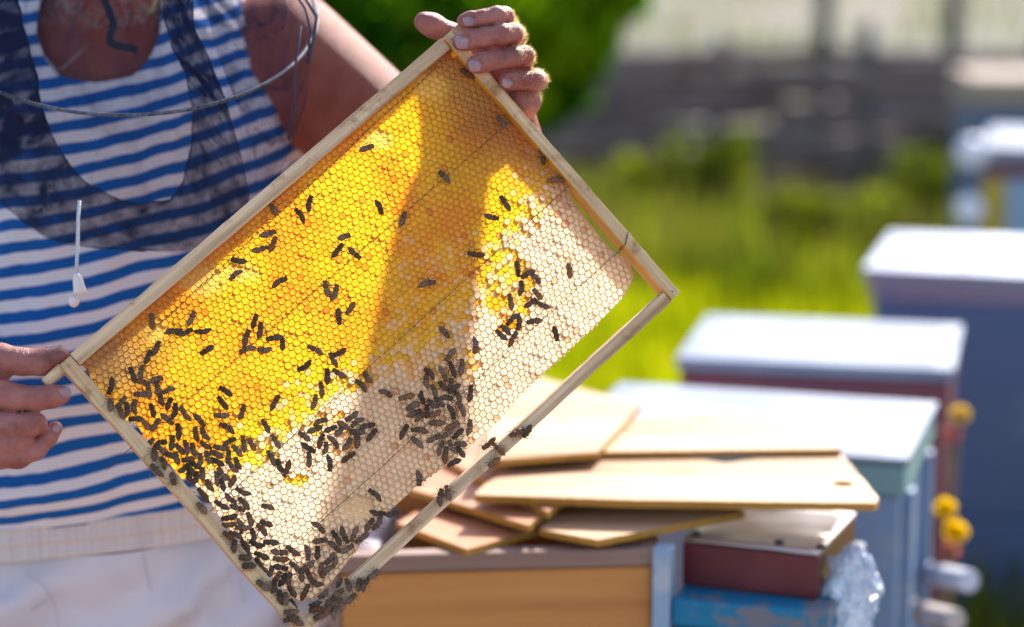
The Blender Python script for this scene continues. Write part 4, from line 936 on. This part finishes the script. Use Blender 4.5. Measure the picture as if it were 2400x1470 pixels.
for kf, (pl, rs) in enumerate(FG):
    p = fz(pl); ax = (p[3]-p[1]); ax /= np.linalg.norm(ax); cr = []
    for t_, dp in ((.0, .0009), (.0022, .0007), (-.0022, .0007)): cr.append((p[2]+fn*rs[2]+ax*t_, ax, dp, .00035))
    for t_ in (-.006, -.0035, -.001, .0015, .004): cr.append((p[4]+fn*rs[4]*.8+ax*t_, ax, .0011, .0005))
    g = finger_field(XYZ, p, rs, cr)
    fld = g if fld is None else smin(fld, g, .0011)
# palm behind the frame, thumb and wrist
palm = chain(XYZ, fz([(1400, 400, -.047), (1350, 900, -.052), (1560, 1150, -.050)]), [.014, .017, .015], .01)
palm = smin(palm, chain(XYZ, fz([(1480, 560, -.050), (1250, 1100, -.06)]), [.015, .02], .01), .01)
palm = smin(palm, chain(XYZ, fz([(1560, 900, -.047), (1650, 1290, -.034), (1720, 1395, -.020), (1640, 1500, -.03)]), [.014, .0135, .0115, .013], .01), .008)
thumb = chain(XYZ, fz([(322, 308, -.026), (430, 350, -.027), (700, 480, -.033), (1000, 800, -.045), (1250, 1100, -.06)]), [.0092, .0103, .0098, .013, .018], .004)
fld = smin(fld, smin(palm, thumb, .005), .005)
specs = []
for (x, y, xb, yb, w, l, r, h, tl_) in [(940, 262, 1140, 240, .0118, .0110, .0066, .0150, (.35, 0, 1)), (858, 566, 1150, 515, .0138, .0138, .0080, .0186, (.05, 0, 1)),
                                        (1035, 888, 1310, 850, .0128, .0126, .0078, .0172, (.05, 0, 1)), (1477, 1130, 1680, 1140, .0100, .0104, .0070, .0142, (.05, 0, 1))]:
    specs.append((zx(x), zy(y), h, zx(xb), zy(yb), w, l, r, tl_))
fld, nl = nails_and_beds(fld, XYZ, specs)
V, Fc = surface_net(fld, XYZ4[3], .00115); add_body(V, Fc)
for q in nl: nail(*q, person)
HANDA = V
# ---- lower hand pinching the left lug, thumb above, index below
px_ = lambda x: x/3.973
py_ = lambda y: 750+y/3.973
pts_all = [FP(x, y, h) for x in (-150, 180) for y in (770, 1140) for h in (-.075, .03)]
mn = np.min(pts_all, 0); mxx = np.max(pts_all, 0)+.004
XYZ4 = grid(mn, mxx, .00125); XYZ = XYZ4[:3]
def fl(lst): return [FP(px_(a), py_(b), h) for a, b, h in lst]
th = fl([(555, 330, -.011), (500, 350, -.011), (380, 395, -.011), (210, 390, -.012), (0, 360, -.018), (-260, 420, -.03)]); thr = [.0082, .0096, .0108, .0112, .0125, .017]
f1 = finger_field(XYZ, th, thr, [(th[3]+np.array(U_)*.0105+F_*-.003+(th[3]-th[2])/np.linalg.norm(th[3]-th[2])*q, (th[3]-th[2])/np.linalg.norm(th[3]-th[2]), .001, .0005) for q in (-.006, -.003, -.0005, .002)])
ix = fl([(570, 700, -.006), (480, 710, -.005), (330, 735, -.004), (120, 720, -.001), (20, 700, -.002), (-200, 640, -.02), (-330, 560, -.035)]); ixr = [.0080, .0094, .0100, .0112, .0118, .0130, .015]
f2 = finger_field(XYZ, ix, ixr, [(ix[3]+fn*.0108+(ix[2]-ix[3])/np.linalg.norm(ix[2]-ix[3])*q, (ix[2]-ix[3])/np.linalg.norm(ix[2]-ix[3]), .0011, .0006) for q in (-.009, -.0065, -.004, -.001, .002, .005)])
md = fl([(340, 965, -.003), (250, 985, -.001), (80, 990, .001), (-120, 960, .000), (-330, 860, -.02)]); f3 = finger_field(XYZ, md, [.0092, .0104, .0108, .0115, .014])
rg = fl([(235, 1140, -.006), (120, 1160, -.003), (-60, 1160, -.001), (-300, 1060, -.02)]); f4 = finger_field(XYZ, rg, [.0080, .0095, .0105, .013])
lt = fl([(515, 1010, -.016), (440, 1090, -.015), (330, 1200, -.012), (170, 1275, -.008), (-30, 1270, -.006), (-280, 1160, -.02)]); f5 = finger_field(XYZ, lt, [.0062, .0080, .0088, .0094, .0105, .013])
web = chain(XYZ, fl([(30, 480, -.02), (-150, 600, -.03), (-300, 900, -.035)]), [.008, .016, .03], .01)
fld = smin(f1, web, .004); 
for g in (f2, f3, f4, f5): fld = smin(fld, g, .0011)
specs = [(px_(545), py_(1000), -.0072, px_(440), py_(1110), .0075, .0105, .0065, (.7, 1, 0))]
V0 = None
def side_nail(fld, c, a, nn, w, l, r):
    a = a/np.linalg.norm(a); nn = nn-a*(a @ nn); nn /= np.linalg.norm(nn); s = np.cross(a, nn)
    g = ellip(*XYZ, c+nn*.0002, [s, a, nn], (w/2+.0007, l/2+.0007, .0013)); return np.maximum(fld, -g), (c-nn*.0005, a, nn, w, l, r)
nl = []
a_ = ix[0]-ix[1]; a_ /= np.linalg.norm(a_); nn = .75*fn+.25*(-fv_)+.35*a_; nn /= np.linalg.norm(nn); c_ = ix[0]+a_*.0010+nn*.0080
fld, q = side_nail(fld, c_, a_*1.0-nn*.2, nn, .0112, .0115, .0075); nl.append(q)
a_ = th[0]-th[1]; a_ /= np.linalg.norm(a_); nn = .2*fn+.95*U_; nn -= a_*(nn @ a_); nn /= np.linalg.norm(nn); c_ = th[0]-a_*.003+nn*.0086
fld, q = side_nail(fld, c_, a_, nn, .012, .0125, .0085); nl.append(q)
a_ = lt[0]-lt[1]; a_ /= np.linalg.norm(a_); nn = .55*fn+.8*fu; nn -= a_*(nn @ a_); nn /= np.linalg.norm(nn); c_ = lt[0]+nn*.0062-a_*.0005
fld, q = side_nail(fld, c_, a_, nn, .0078, .0095, .0058); nl.append(q)
V, Fc = surface_net(fld, XYZ4[3], .00125); add_body(V, Fc)
for q in nl: nail(*q, person)

# ---- torso, neck, head, arms as one field
BX, BY = -.405, 2.50
def bell(z, tab): return np.interp(z, [a for a, b in tab], [b for a, b in tab])
HWT = [(.2, .16), (.75, .225), (.95, .268), (1.05, .258), (1.15, .236), (1.3, .215), (1.42, .205), (1.5, .17), (1.56, .10)]
FRT = [(.2, .10), (.75, .15), (.95, .225), (1.05, .245), (1.15, .24), (1.3, .20), (1.42, .165), (1.5, .12), (1.56, .07)]
BKT = [(.2, .10), (.75, .15), (.95, .14), (1.15, .13), (1.3, .14), (1.42, .13), (1.5, .10), (1.56, .07)]
XYZ4 = grid((-1.0, 2.02, .78), (.12, 2.85, 1.98), .0085); XYZ = XYZ4[:3]; X, Y, Z = XYZ
def torso_f(X, Y, Z, off=0):
    hw = bell(Z, HWT)+off; fr = bell(Z, FRT)+off; bk = bell(Z, BKT)+off
    dx = (X-BX)/hw; dy = (Y-BY)/np.where(Y < BY, fr, bk)
    q = (np.abs(dx)**2.3+np.abs(dy)**2.3)**(1/2.3); return (q-1)*np.minimum(hw, fr)*.9
tf = np.maximum(torso_f(X, Y, Z, -.006), Z-1.56)
nk = chain(XYZ, [(BX, BY+.02, 1.45), (BX+.005, BY-.005, 1.60), (BX+.01, BY-.02, 1.66)], [.085, .068, .07], .02)
body = smin(tf, nk, .04)
hc_ = np.array([BX+.012, BY-.075, 1.625])
head = ellip(X, Y, Z, hc_+np.array([0, .01, .03]), np.eye(3), (.078, .095, .115)); head = smin(head, ellip(X, Y, Z, hc_+np.array([0, -.045, -.075]), np.eye(3), (.05, .045, .045)), .03)
head = smin(head, ellip(X, Y, Z, hc_+np.array([0, -.098, .005]), np.eye(3), (.014, .02, .026)), .012)     # nose
for s in (-1, 1):
    head = smin(head, ellip(X, Y, Z, hc_+np.array([s*.082, .01, .0]), np.eye(3), (.01, .02, .032)), .006)
    head = np.maximum(head, -ellip(X, Y, Z, hc_+np.array([s*.032, -.1, .03]), np.eye(3), (.016, .014, .01)))
body = smin(body, head, .025)
SHR = P(672, 120, 2.46); ELR = P(1255, 690, 2.305); WRR = FP(zx(1290), zy(1300), -.066)
SHL = np.array([BX-.215, BY+.02, 1.44]); ELL = np.array([BX-.33, BY-.05, 1.17]); WRL = FP(-150, 960, -.045)
armR = chain(XYZ, [SHR, (SHR+ELR)/2+R_*.012, ELR], [.062, .056, .046], .02); armR = smin(armR, chain(XYZ, [ELR, ELR*.6+WRR*.4, WRR], [.043, .043, .031], .02), .02)
armL = chain(XYZ, [SHL, (SHL+ELL)/2, ELL], [.062, .055, .045], .02); armL = smin(armL, chain(XYZ, [ELL, ELL*.6+WRL*.4, WRL], [.043, .043, .031], .02), .02)
body = smin(body, armR, .03); body = smin(body, armL, .03)
V, Fc = surface_net(body, XYZ4[3], .0085); add_body(V, Fc)
# smaller field joining wrist to hand
V = np.concatenate(HV); Fc = np.concatenate(HF)
me_b = me_np('body', V, Fc, True); me_b.materials.append(m_skin); me_b.materials.append(m_tan); nh_ = len(HF[0])+len(HF[1]); mi_ = np.ones(len(Fc), dtype=np.int32); mi_[:nh_] = 0; me_b.polygons.foreach_set('material_index', mi_)
bo = link('body', me_b, None); bo.parent = person; bo.matrix_parent_inverse = person.matrix_world.inverted()
sm = bo.modifiers.new('smooth', 'SMOOTH'); sm.factor = .4; sm.iterations = 1
# fine hairs along the backs of the raised fingers
hv = []; hf = []
out_dir = (R_*.9+U_*.35); out_dir /= np.linalg.norm(out_dir)
cand = HANDA[((HANDA-C0) @ R_ > 0)]; pxs = 1200+FPX*((cand-C0) @ R_)/((cand-C0) @ F_); pys = 735-FPX*((cand-C0) @ U_)/((cand-C0) @ F_)
kk = (pxs > 1150+(pys)*.28) & (pys < 240); cand = cand[kk]
for i in rng.choice(len(cand), 1500):
    p = cand[i]; d = out_dir*rng.uniform(.4, 1)+rng.normal(size=3)*.45-fv_*.2; d /= np.linalg.norm(d); l = rng.uniform(.002, .0048); s = np.cross(d, F_); s = s/np.linalg.norm(s)*.00009
    m1 = p+d*l*.55+s*0; e = p+d*l+rng.normal(size=3)*.0006; b = len(hv); hv += [p-s, p+s, m1+s*.7, m1-s*.7, e]; hf += [(b, b+1, b+2), (b, b+2, b+3), (b+3, b+2, b+4)]
m_hair = leafmat('blond_hair', (.5, .36, .25), (.7, .55, .4), .4)
o = link('finger_hair', me_np('finger_hair', np.array(hv), np.array(hf)), m_hair); o.parent = person; o.matrix_parent_inverse = person.matrix_world.inverted(); tag(o, kind='stuff')
# stubble on the chin
cv = HV[2]; pxs = 1200+FPX*((cv-C0) @ R_)/((cv-C0) @ F_); pys = 735-FPX*((cv-C0) @ U_)/((cv-C0) @ F_)
hd = hc_+np.array([0, -.05, -.08]); kk = (np.linalg.norm(cv-hd, axis=1) < .085) & (cv[:, 1] < hc_[1]-.0) & (cv[:, 2] < hc_[2]-.02) & (cv[:, 2] > hc_[2]-.125); cand = cv[kk]; hv = []; hf = []
if len(cand):
    for i in rng.choice(len(cand), 3500):
        p = cand[i]+rng.normal(size=3)*.003; d = np.array([0, -.5, -.6])+rng.normal(size=3)*.4; d /= np.linalg.norm(d); s = np.cross(d, F_); s = s/np.linalg.norm(s)*.00022; b = len(hv)
        hv += [p-s-d*.003, p+s-d*.003, p+d*rng.uniform(.004, .008)]; hf += [(b, b+1, b+2)]
    m_stub = leafmat('grey_stubble', (.4, .38, .36), (.6, .58, .56), .2)
    o = link('stubble', me_np('stubble', np.array(hv), np.array(hf)), m_stub); o.parent = person; o.matrix_parent_inverse = person.matrix_world.inverted(); tag(o, kind='stuff')

# ---- shirt: a lofted sheet with neckline and armholes, stripes woven in
def on_torso(x, z, off):
    """front surface point of the torso for a given x and height"""
    hw = float(bell(z, HWT))+off; fr = float(bell(z, FRT))+off; u = min(.9999, abs((x-BX)/hw)); return BY-fr*(1-u**2.3)**(1/2.3)
def ring_pt(th_, z, off):
    hw = float(bell(z, HWT))+off; fr = (float(bell(z, FRT)) if math.sin(th_) < 0 else float(bell(z, BKT)))+off
    c, s = math.cos(th_), math.sin(th_); e = 2/2.3
    return BX+hw*math.copysign(abs(c)**e, c), BY+fr*math.copysign(abs(s)**e, s)
def ztop(th_):                                                  # top edge of the shirt round the body
    a = ((th_+math.pi/2+math.pi) % (2*math.pi))-math.pi         # 0 = front
    d = abs(a); 
    if d < math.pi/2: return float(np.interp(d, [0, .15, .25, .33, .42, .98, 1.12, 1.24, 1.34, 1.46, 1.571], [1.450, 1.456, 1.478, 1.515, 1.548, 1.548, 1.535, 1.47, 1.40, 1.35, 1.33]))
    return float(np.interp(d, [1.571, 1.75, 2.0, 2.15, 2.3, 2.5, math.pi], [1.33, 1.36, 1.5, 1.55, 1.548, 1.53, 1.52]))
nT, nZ = 260, 190; V = []; ST_ = []; Fc = []
def hem(th_): return 1.032+.05*math.cos(th_)+.005*math.sin(3*th_+1)
for i in range(nT):
    th_ = 2*math.pi*i/nT; zt_ = ztop(th_); zh = hem(th_)
    for j in range(nZ+1):
        t = j/nZ; z = zh+(zt_-zh)*t
        off = .004+.006*(1-t)*0
        # folds
        sag = .009*fbm(th_*1.0, z*1.6, 2, 2.4)+.004*fbm(th_*3+z*4, z*2, 5, 2.5)+.0035*math.sin(14*z+6*math.sin(th_*2))*max(0, 1-abs(z-1.12)/.14)+.003*fbm(th_*2, z*9, 7, 2.2)
        roll = .010*math.exp(-((z-zh-.035)/.018)**2)            # the belly overhang above the waistband
        x, y = ring_pt(th_, z, off+sag+roll)
        V.append((x, y, z))
        s_ = z-.055*(x-BX)+.9*(max(0, 1.25-z))*0
        dxn = (x-BX)/.22
        s_ = z-.2*(x-BX)-.010*dxn*dxn*np.interp(z, [1.0, 1.2, 1.45], [.3, .6, 2.6])+.0035*fbm(th_*2.2, z*5, 5, 1.6)+.0075*math.exp(-((z-zh-.05)/.03)**2)*math.sin(th_*3+.6)
        ST_.append(s_)
for i in range(nT):
    a = i*(nZ+1); b = ((i+1) % nT)*(nZ+1)
    for j in range(nZ): Fc.append((a+j, b+j, b+j+1, a+j+1))
me = me_np('shirt', V, Fc, True); at = me.attributes.new('weft', 'FLOAT', 'POINT'); at.data.foreach_set('value', np.array(ST_, dtype=np.float32))
m_shirt, nt, b_ = mat('striped_jersey'); ca = N(nt, 'ShaderNodeAttribute', attribute_name='weft'); mu = N(nt, 'ShaderNodeMath', operation='MULTIPLY'); mu.inputs[1].default_value = 1/.0212
L(nt, ca.outputs['Fac'], mu.inputs[0]); fr_ = N(nt, 'ShaderNodeMath', operation='FRACT'); L(nt, mu.outputs[0], fr_.inputs[0])
r_ = ramp(nt, fr_.outputs[0], [(0, (.74, .66, .68)), (.475, (.74, .66, .68)), (.505, (.012, .10, .34)), (.97, (.012, .10, .34)), (1, (.74, .66, .68))]); L(nt, r_.outputs[0], b_.inputs['Base Color'])
b_.inputs['Roughness'].default_value = .9; b_.inputs['Specular IOR Level'].default_value = .1
n_ = noise_tex(nt, 700, 2); bump(nt, b_, n_.outputs['Fac'], .3, .0004)
shirt = link('striped_shirt', me, m_shirt); shirt.parent = person; shirt.matrix_parent_inverse = person.matrix_world.inverted()
sd = shirt.modifiers.new('cloth', 'SOLIDIFY'); sd.thickness = .0016; sd.offset = 1

# ---- trousers: waistband, seat and two legs down to the boots
m_trs, nt, b_ = mat('white_trousers'); n_ = noise_tex(nt, 9, 4, stretch=(1, 1, .5)); r_ = ramp(nt, n_.outputs['Fac'], [(.35, (.54, .54, .64)), (.65, (.66, .61, .67))]); L(nt, r_.outputs[0], b_.inputs['Base Color']); b_.inputs['Roughness'].default_value = .9
n2 = noise_tex(nt, 500, 2); bump(nt, b_, n2.outputs['Fac'], .3, .0004)
m_band, nt, b_ = mat('ribbed_waistband'); b_.inputs['Roughness'].default_value = .9; n_ = noise_tex(nt, 1, 2, stretch=(520, 60, 3)); r_ = ramp(nt, n_.outputs['Fac'], [(.35, (.57, .50, .51)), (.6, (.68, .59, .58))]); L(nt, r_.outputs[0], b_.inputs['Base Color']); bump(nt, b_, n_.outputs['Fac'], .8, .001)
def loft(name, rows, m, parent, closed=True):
    V = []; Fc = []; n = len(rows[0])
    for r in rows: V += r
    for j in range(len(rows)-1):
        for i in range(n if closed else n-1): Fc.append((j*n+i, j*n+(i+1) % n, (j+1)*n+(i+1) % n, (j+1)*n+i))
    o = link(name, me_np(name, V, Fc, True), m); o.parent = parent; o.matrix_parent_inverse = parent.matrix_world.inverted(); return o
nT = 300; rows = []
for j in range(26):
    t = j/25; r = []
    for i in range(nT):
        th_ = 2*math.pi*i/nT; zt_ = hem(th_)+.008; z = zt_-.040*t
        rib = .0012*math.sin(i*2*math.pi/nT*75)*(.4+.6*math.sin(math.pi*t)); x, y = ring_pt(th_, z, .0075*min(1, t*5)-.004*(t < .1)+rib+.003*t+.0016*math.sin(t*math.pi*5)-.006*(j == 0)); r.append((x, y, z))
    rows.append(r)
tro = link('trousers', bpy.data.meshes.new('trousers_tmp'), None)
bpy.data.objects.remove(tro)
rows2 = []; nT = 240
for j in range(70):
    t = j/69; r = []
    for i in range(nT):
        th_ = 2*math.pi*i/nT; zt_ = hem(th_)-.033; z = zt_+( .74-zt_)*t
        fold = .013*fbm(th_*1.3+z*2.6, z*1.2, 4, 2.6)*min(1, t*5)+.008*math.sin(th_*9+z*40)*math.exp(-t*4)+.007*math.exp(-(((th_+math.pi/2)*3.2+(z-.9)*9)/.4)**2)+.010*math.sin((th_*.24-z)*60+2*fbm(th_, z*3, 3, 2))*min(1, t*6)
        x, y = ring_pt(th_, z, .004+.012*min(1, t*4)+fold); r.append((x, y, z))
    rows2.append(r)
trou = loft('trousers', rows2, m_trs, person)
wb = loft('waistband', rows, m_band, trou)
for s in (-1, 1):
    rows3 = []
    for j in range(40):
        t = j/39; z = .76-.70*t; r = []; ra = .125-.045*t; cx_ = BX+s*(.118-.01*t)
        for i in range(48):
            a = 2*math.pi*i/48; q = ra*(1+.05*fbm(math.cos(a), math.sin(a), z*5, 2)); r.append((cx_+q*math.cos(a), BY+.0+q*1.15*math.sin(a), z))
        rows3.append(r)
    loft('trouser_leg', rows3, m_trs, trou)
m_boot = simple('rubber_boot', (.03, .035, .03), (.05, .05, .04), 12, .4)
for s in (-1, 1):
    X, Y, Z, lo = grid((BX+s*.11-.09, BY-.24, -.01), (BX+s*.11+.09, BY+.12, .16), .01); c0 = BX+s*.11
    f = smin(cone(X, Y, Z, (c0, BY+.02, .06), (c0, BY-.14, .045), .055, .042), cone(X, Y, Z, (c0, BY+.02, .06), (c0, BY+.02, .15), .055, .06), .03); f = np.maximum(f, .004-Z)
    V, Fc = surface_net(f, lo, .01); o = link('boot', me_np('boot', V, Fc, True), m_boot); o.parent = person; o.matrix_parent_inverse = person.matrix_world.inverted()
# seams on the trousers
m_seam = simple('seam_thread', (.5, .45, .52), None, 9, .9, bmp=0)
def on_cloth(px, py, off=.0):
    """where a sight line meets the trousers or shirt surface"""
    r = ray(px, py); t0 = 2.0
    for _ in range(300):
        p = C0+r*t0; yy = on_torso(p[0], min(1.56, p[2]), off)
        if p[1] >= yy or abs((p[0]-BX)) > .33: break
        t0 += .002
    return C0+r*t0
for lst in [[(322, 1205), (330, 1270), (338, 1310)], [(338, 1308), (352, 1380), (368, 1480)], [(560, 1330), (568, 1390), (595, 1500)], [(60, 1345), (100, 1370), (130, 1420), (140, 1490)], [(0, 1475), (60, 1440), (130, 1395)]]:
    mb = MB(); pts = [on_cloth(a, b, .016) for a, b in lst]; pp = []
    for i in range(len(pts)-1): pp += [pts[i]+(pts[i+1]-pts[i])*q/8 for q in range(8)]
    mb.tube(pp+[pts[-1]], .0005, 5); o = mb.obj('seam', m_seam, None, True); o.parent = trou; o.matrix_parent_inverse = trou.matrix_world.inverted()
# necklace
m_chain = simple('fine_chain', (.5, .45, .4), None, 9, .3, bmp=0, metal=1); mb = MB()
nkp = [(40, 30), (75, 95), (110, 140), (134, 165), (150, 158), (180, 130), (215, 95)]
pts = []
for a, b in nkp:
    r = ray(a, b); t0 = 2.15
    while t0 < 2.6:
        p = C0+r*t0
        if (torso_f(*[np.array([q]) for q in p], -.006)[0] < .001 and p[2] < 1.56) or np.linalg.norm(p[:2]-np.array([BX+.005, BY])) < .078: break
        t0 += .002
    pts.append(C0+r*(t0-.009))
mb.tube(pts, .0008, 5); o = mb.obj('necklace', m_chain, None, True); o.parent = person; o.matrix_parent_inverse = person.matrix_world.inverted()

# ================================================================ VEIL
m_net = bpy.data.materials.new('black_netting'); m_net.use_nodes = True; nt = m_net.node_tree; b_ = nt.nodes['Principled BSDF']
b_.inputs['Base Color'].default_value = (.010, .014, .045, 1); b_.inputs['Roughness'].default_value = .7; b_.inputs['Specular IOR Level'].default_value = .15
ca = N(nt, 'ShaderNodeAttribute', attribute_name='ply'); n_ = noise_tex(nt, 1400, 1); a_ = N(nt, 'ShaderNodeMath', operation='MULTIPLY_ADD'); a_.inputs[1].default_value = .5; a_.inputs[2].default_value = -.25
L(nt, n_.outputs['Fac'], a_.inputs[0]); ad = N(nt, 'ShaderNodeMath', operation='ADD'); ad.use_clamp = True; L(nt, a_.outputs[0], ad.inputs[0]); L(nt, ca.outputs['Fac'], ad.inputs[1]); L(nt, ad.outputs[0], b_.inputs['Alpha'])
veil = empty('bee_veil', (-.36, 2.2, 1.35)); tag(veil, 'dark see-through netting veil hanging over the striped shirt', 'veil'); bpy.context.view_layer.update()
def sheet(name, A, B, dA, dB, ply, nu=120, nv=50, rip=.006, freq=1.0, seed=0, pleat=0.0, rag=5.0):
    """netting between two edge lines; ply = how densely the net is gathered"""
    A = np.array(A, float); B = np.array(B, float)
    def res(Q, n):
        s = np.r_[0, np.cumsum(np.hypot(*np.diff(Q, axis=0).T))]; s /= s[-1]; t = np.linspace(0, 1, n)
        k = np.linspace(0, 1, len(Q)); 
        q = np.stack([np.interp(t, s, Q[:, 0]), np.interp(t, s, Q[:, 1])], 1)
        for _ in range(6): q[1:-1] = (q[:-2]+2*q[1:-1]+q[2:])/4
        return q
    a, b = res(A, nu), res(B, nu); V = []
    for i in range(nu):
        a[i] += [rag*fbm(i*.09, seed, 1, 1.6), rag*fbm(i*.09, seed, 4, 1.6)] if name == 'net_hem' else [0, 0]; b[i] += [rag*fbm(i*.07, seed, 8, 1.6), rag*fbm(i*.07, seed, 6, 1.6)] if name != 'net_crown' else [0, 0]; pl = []; Fc = []
    for i in range(nu):
        u = i/(nu-1)
        for j in range(nv):
            t = j/(nv-1); p = a[i]*(1-t)+b[i]*t
            fold = math.sin(freq*28*u+3*fbm(u*3, t, seed, 1.2)+seed)
            d = dA+(dB-dA)*t+rip*(.6*fold+.8*fbm(u*4, t*1.5, seed, 1.5))
            V.append(P(p[0]+4*fold*t, p[1], d)); cr_ = abs(fbm(u*freq*9+.5*t, t*.5, seed+3, 1.4)); pl.append(ply(u, t)*(.82+.35*fbm(u*freq*16, t*2.2, seed+9, 1.5))+pleat*max(0, fold)**7+pleat*.8*math.exp(-(cr_/.03)**2))
    for i in range(nu-1):
        for j in range(nv-1): Fc.append((i*nv+j, (i+1)*nv+j, (i+1)*nv+j+1, i*nv+j+1))
    me = me_np(name, V, Fc, True); at = me.attributes.new('ply', 'FLOAT', 'POINT'); at.data.foreach_set('value', np.array(pl, dtype=np.float32))
    o = link(name, me, m_net); o.parent = veil; o.matrix_parent_inverse = veil.matrix_world.inverted(); return o
ringp = [(290+452*math.cos(a), 42+228*math.sin(a)) for a in np.linspace(math.pi*1.02, -.06, 60)]
ringp3 = [P(290+452*math.cos(a), 42+228*math.sin(a), 2.29-.16*math.sin(a)) for a in np.linspace(0, 2*math.pi, 120)]
m_hoop = simple('grey_hoop_braid', (.035, .038, .06), (.15, .155, .2), 260, .55, bmp=.3)
mb = MB(); mb.tube(ringp3, .0018, 8); o = mb.obj('hoop', m_hoop, None, True); o.parent = veil; o.matrix_parent_inverse = veil.matrix_world.inverted()
# skirt of the veil below the hoop (front layer)
skirt_b = [(-330, 250), (-200, 360), (-80, 420), (0, 465), (50, 520), (110, 562), (190, 583), (260, 588), (330, 591), (420, 592), (500, 584), (560, 560), (620, 490), (660, 400), (694, 306), (722, 200), (738, 120)]
sheet('net_skirt', ringp, skirt_b, 2.145, 2.165, lambda u, t: .20+.12*(u > .62)*t+(.35 if t > .985 else 0), rip=.004, pleat=.16, seed=1)
# crown of the veil above the hoop
top_b = [(-330, -190), (-120, -180), (90, -190), (290, -200), (480, -190), (640, -170), (760, -110), (900-150, -60)]
sheet('net_crown', ringp, top_b, 2.14, 2.2, lambda u, t: .34-.06*(u > .7), rip=.004, pleat=.14, seed=2, freq=1.5)
# the doubled hem that falls in a U over the chest
Ui = [(20, -60), (60, 60), (88, 180), (102, 260), (130, 340), (175, 405), (235, 445), (300, 472), (350, 480), (400, 468), (432, 420), (446, 340), (450, 250), (428, 170), (400, 100), (384, 40), (372, -60)]
Uo = [(-260, -60), (-240, 80), (-190, 220), (-130, 330), (-60, 420), (20, 495), (90, 550), (200, 580), (330, 588), (440, 590), (540, 560), (585, 470), (560, 330), (520, 220), (480, 120), (455, 40), (450, -60)]
sheet('net_hem', Ui, Uo, 2.185, 2.18, lambda u, t: (1.12 if u < .3 else 1.05 if u > .80 else .85)+(.15 if t < .03 else 0)-.15*t*(.4 < u < .75), rip=.005, pleat=.2, seed=3, freq=1.6, nu=160)
# gathered net at the right shoulder
sheet('net_side', [(470, -60), (500, 100), (560, 260), (600, 380), (590, 470)], [(660, -60), (672, 60), (690, 170), (680, 300), (650, 400)], 2.2, 2.2, lambda u, t: .26, rip=.005, pleat=.35, seed=4, freq=.7, nu=80)
for pts_, w in [([(700, -30), (742, 40), (735, 90), (720, 150)], .0016), ([(680, -30), (715, 20), (728, 70), (722, 130)], .0012), ([(705, 60), (690, 170), (688, 260), (676, 330)], .0011)]:
    mb = MB(); mb.tube([P(a, b, 2.19) for a, b in pts_], w, 6); o = mb.obj('elastic_edge', simple('dark_elastic', (.03, .04, .08), (.06, .07, .12), 200, .6), None, True); o.parent = veil; o.matrix_parent_inverse = veil.matrix_world.inverted()
# drawstring with bell toggle and bead
m_cord = simple('pale_cord', (.5, .55, .62), (.62, .66, .7), 300, .6, bmp=.3); m_tog = simple('white_toggle', (.8, .72, .68), (.85, .78, .74), 30, .35)
mb = MB(); mb.tube([P(a, b, 2.14) for a, b in [(186, 470), (183, 510), (182, 560), (180, 610), (179, 645)]], .0016, 7); o = mb.obj('drawstring', m_cord, None, True); o.parent = veil; o.matrix_parent_inverse = veil.matrix_world.inverted()
mb = MB(); mb.tube([P(179, 640, 2.14), P(180, 645, 2.14), P(182, 654, 2.14), P(184, 666, 2.14), P(187, 682, 2.14), P(188, 688, 2.14), P(188, 690, 2.14)], [.001, .0032, .0044, .0049, .0058, .0062, .004], 18); o = mb.obj('bell_toggle', m_tog, None, True); o.parent = veil; o.matrix_parent_inverse = veil.matrix_world.inverted()
mb = MB(); mb.tube([P(176, 688, 2.141), P(174, 694, 2.141)], .001, 6)
c = P(173, 707, 2.14); rr_ = .0052
mb.tube([c+np.array(U_)*rr_*math.cos(a) for a in np.linspace(.05, 3.09, 12)], [rr_*math.sin(a)*.92 for a in np.linspace(.05, 3.09, 12)], 14)
o = mb.obj('bead', m_tog, None, True); o.parent = veil; o.matrix_parent_inverse = veil.matrix_world.inverted()
# chin strap
m_strap = simple('black_strap', (.006, .006, .012), (.012, .012, .02), 60, .6)
mb = MB(); cen0 = np.array([(238, -20), (250, 12), (262, 40), (268, 58), (260, 76), (255, 92), (262, 104), (280, 108), (300, 112), (322, 118)], float); cen = [tuple(np.array([np.interp(q, range(10), cen0[:, 0]), np.interp(q, range(10), cen0[:, 1])])) for q in np.linspace(0, 9, 40)]
cen = np.array(cen)
for _ in range(8): cen[1:-1] = (cen[:-2]+2*cen[1:-1]+cen[2:])/4
cen = [tuple(c) for c in cen]; W = 9
for i in range(len(cen)-1):
    (x0, y0), (x1, y1) = cen[i], cen[i+1]
    def nrm(k):
        a = cen[max(k-1, 0)]; b = cen[min(k+1, len(cen)-1)]; l = math.hypot(b[0]-a[0], b[1]-a[1]); return -(b[1]-a[1])/l, (b[0]-a[0])/l
    n0, n1 = nrm(i), nrm(i+1); d0 = 2.235+.004*math.sin(i*.2); d1 = 2.235+.004*math.sin((i+1)*.2)
    q = [P(x0+n0[0]*W, y0+n0[1]*W, d0), P(x0-n0[0]*W, y0-n0[1]*W, d0+.003), P(x1-n1[0]*W, y1-n1[1]*W, d1+.003), P(x1+n1[0]*W, y1+n1[1]*W, d1)]
    q2 = [p+F_*.0012 for p in q]; mb.add(q+q2, [(0, 1, 2, 3), (7, 6, 5, 4), (0, 3, 7, 4), (1, 5, 6, 2)])
o = mb.obj('chin_strap', m_strap, None, False); o.parent = veil; o.matrix_parent_inverse = veil.matrix_world.inverted()
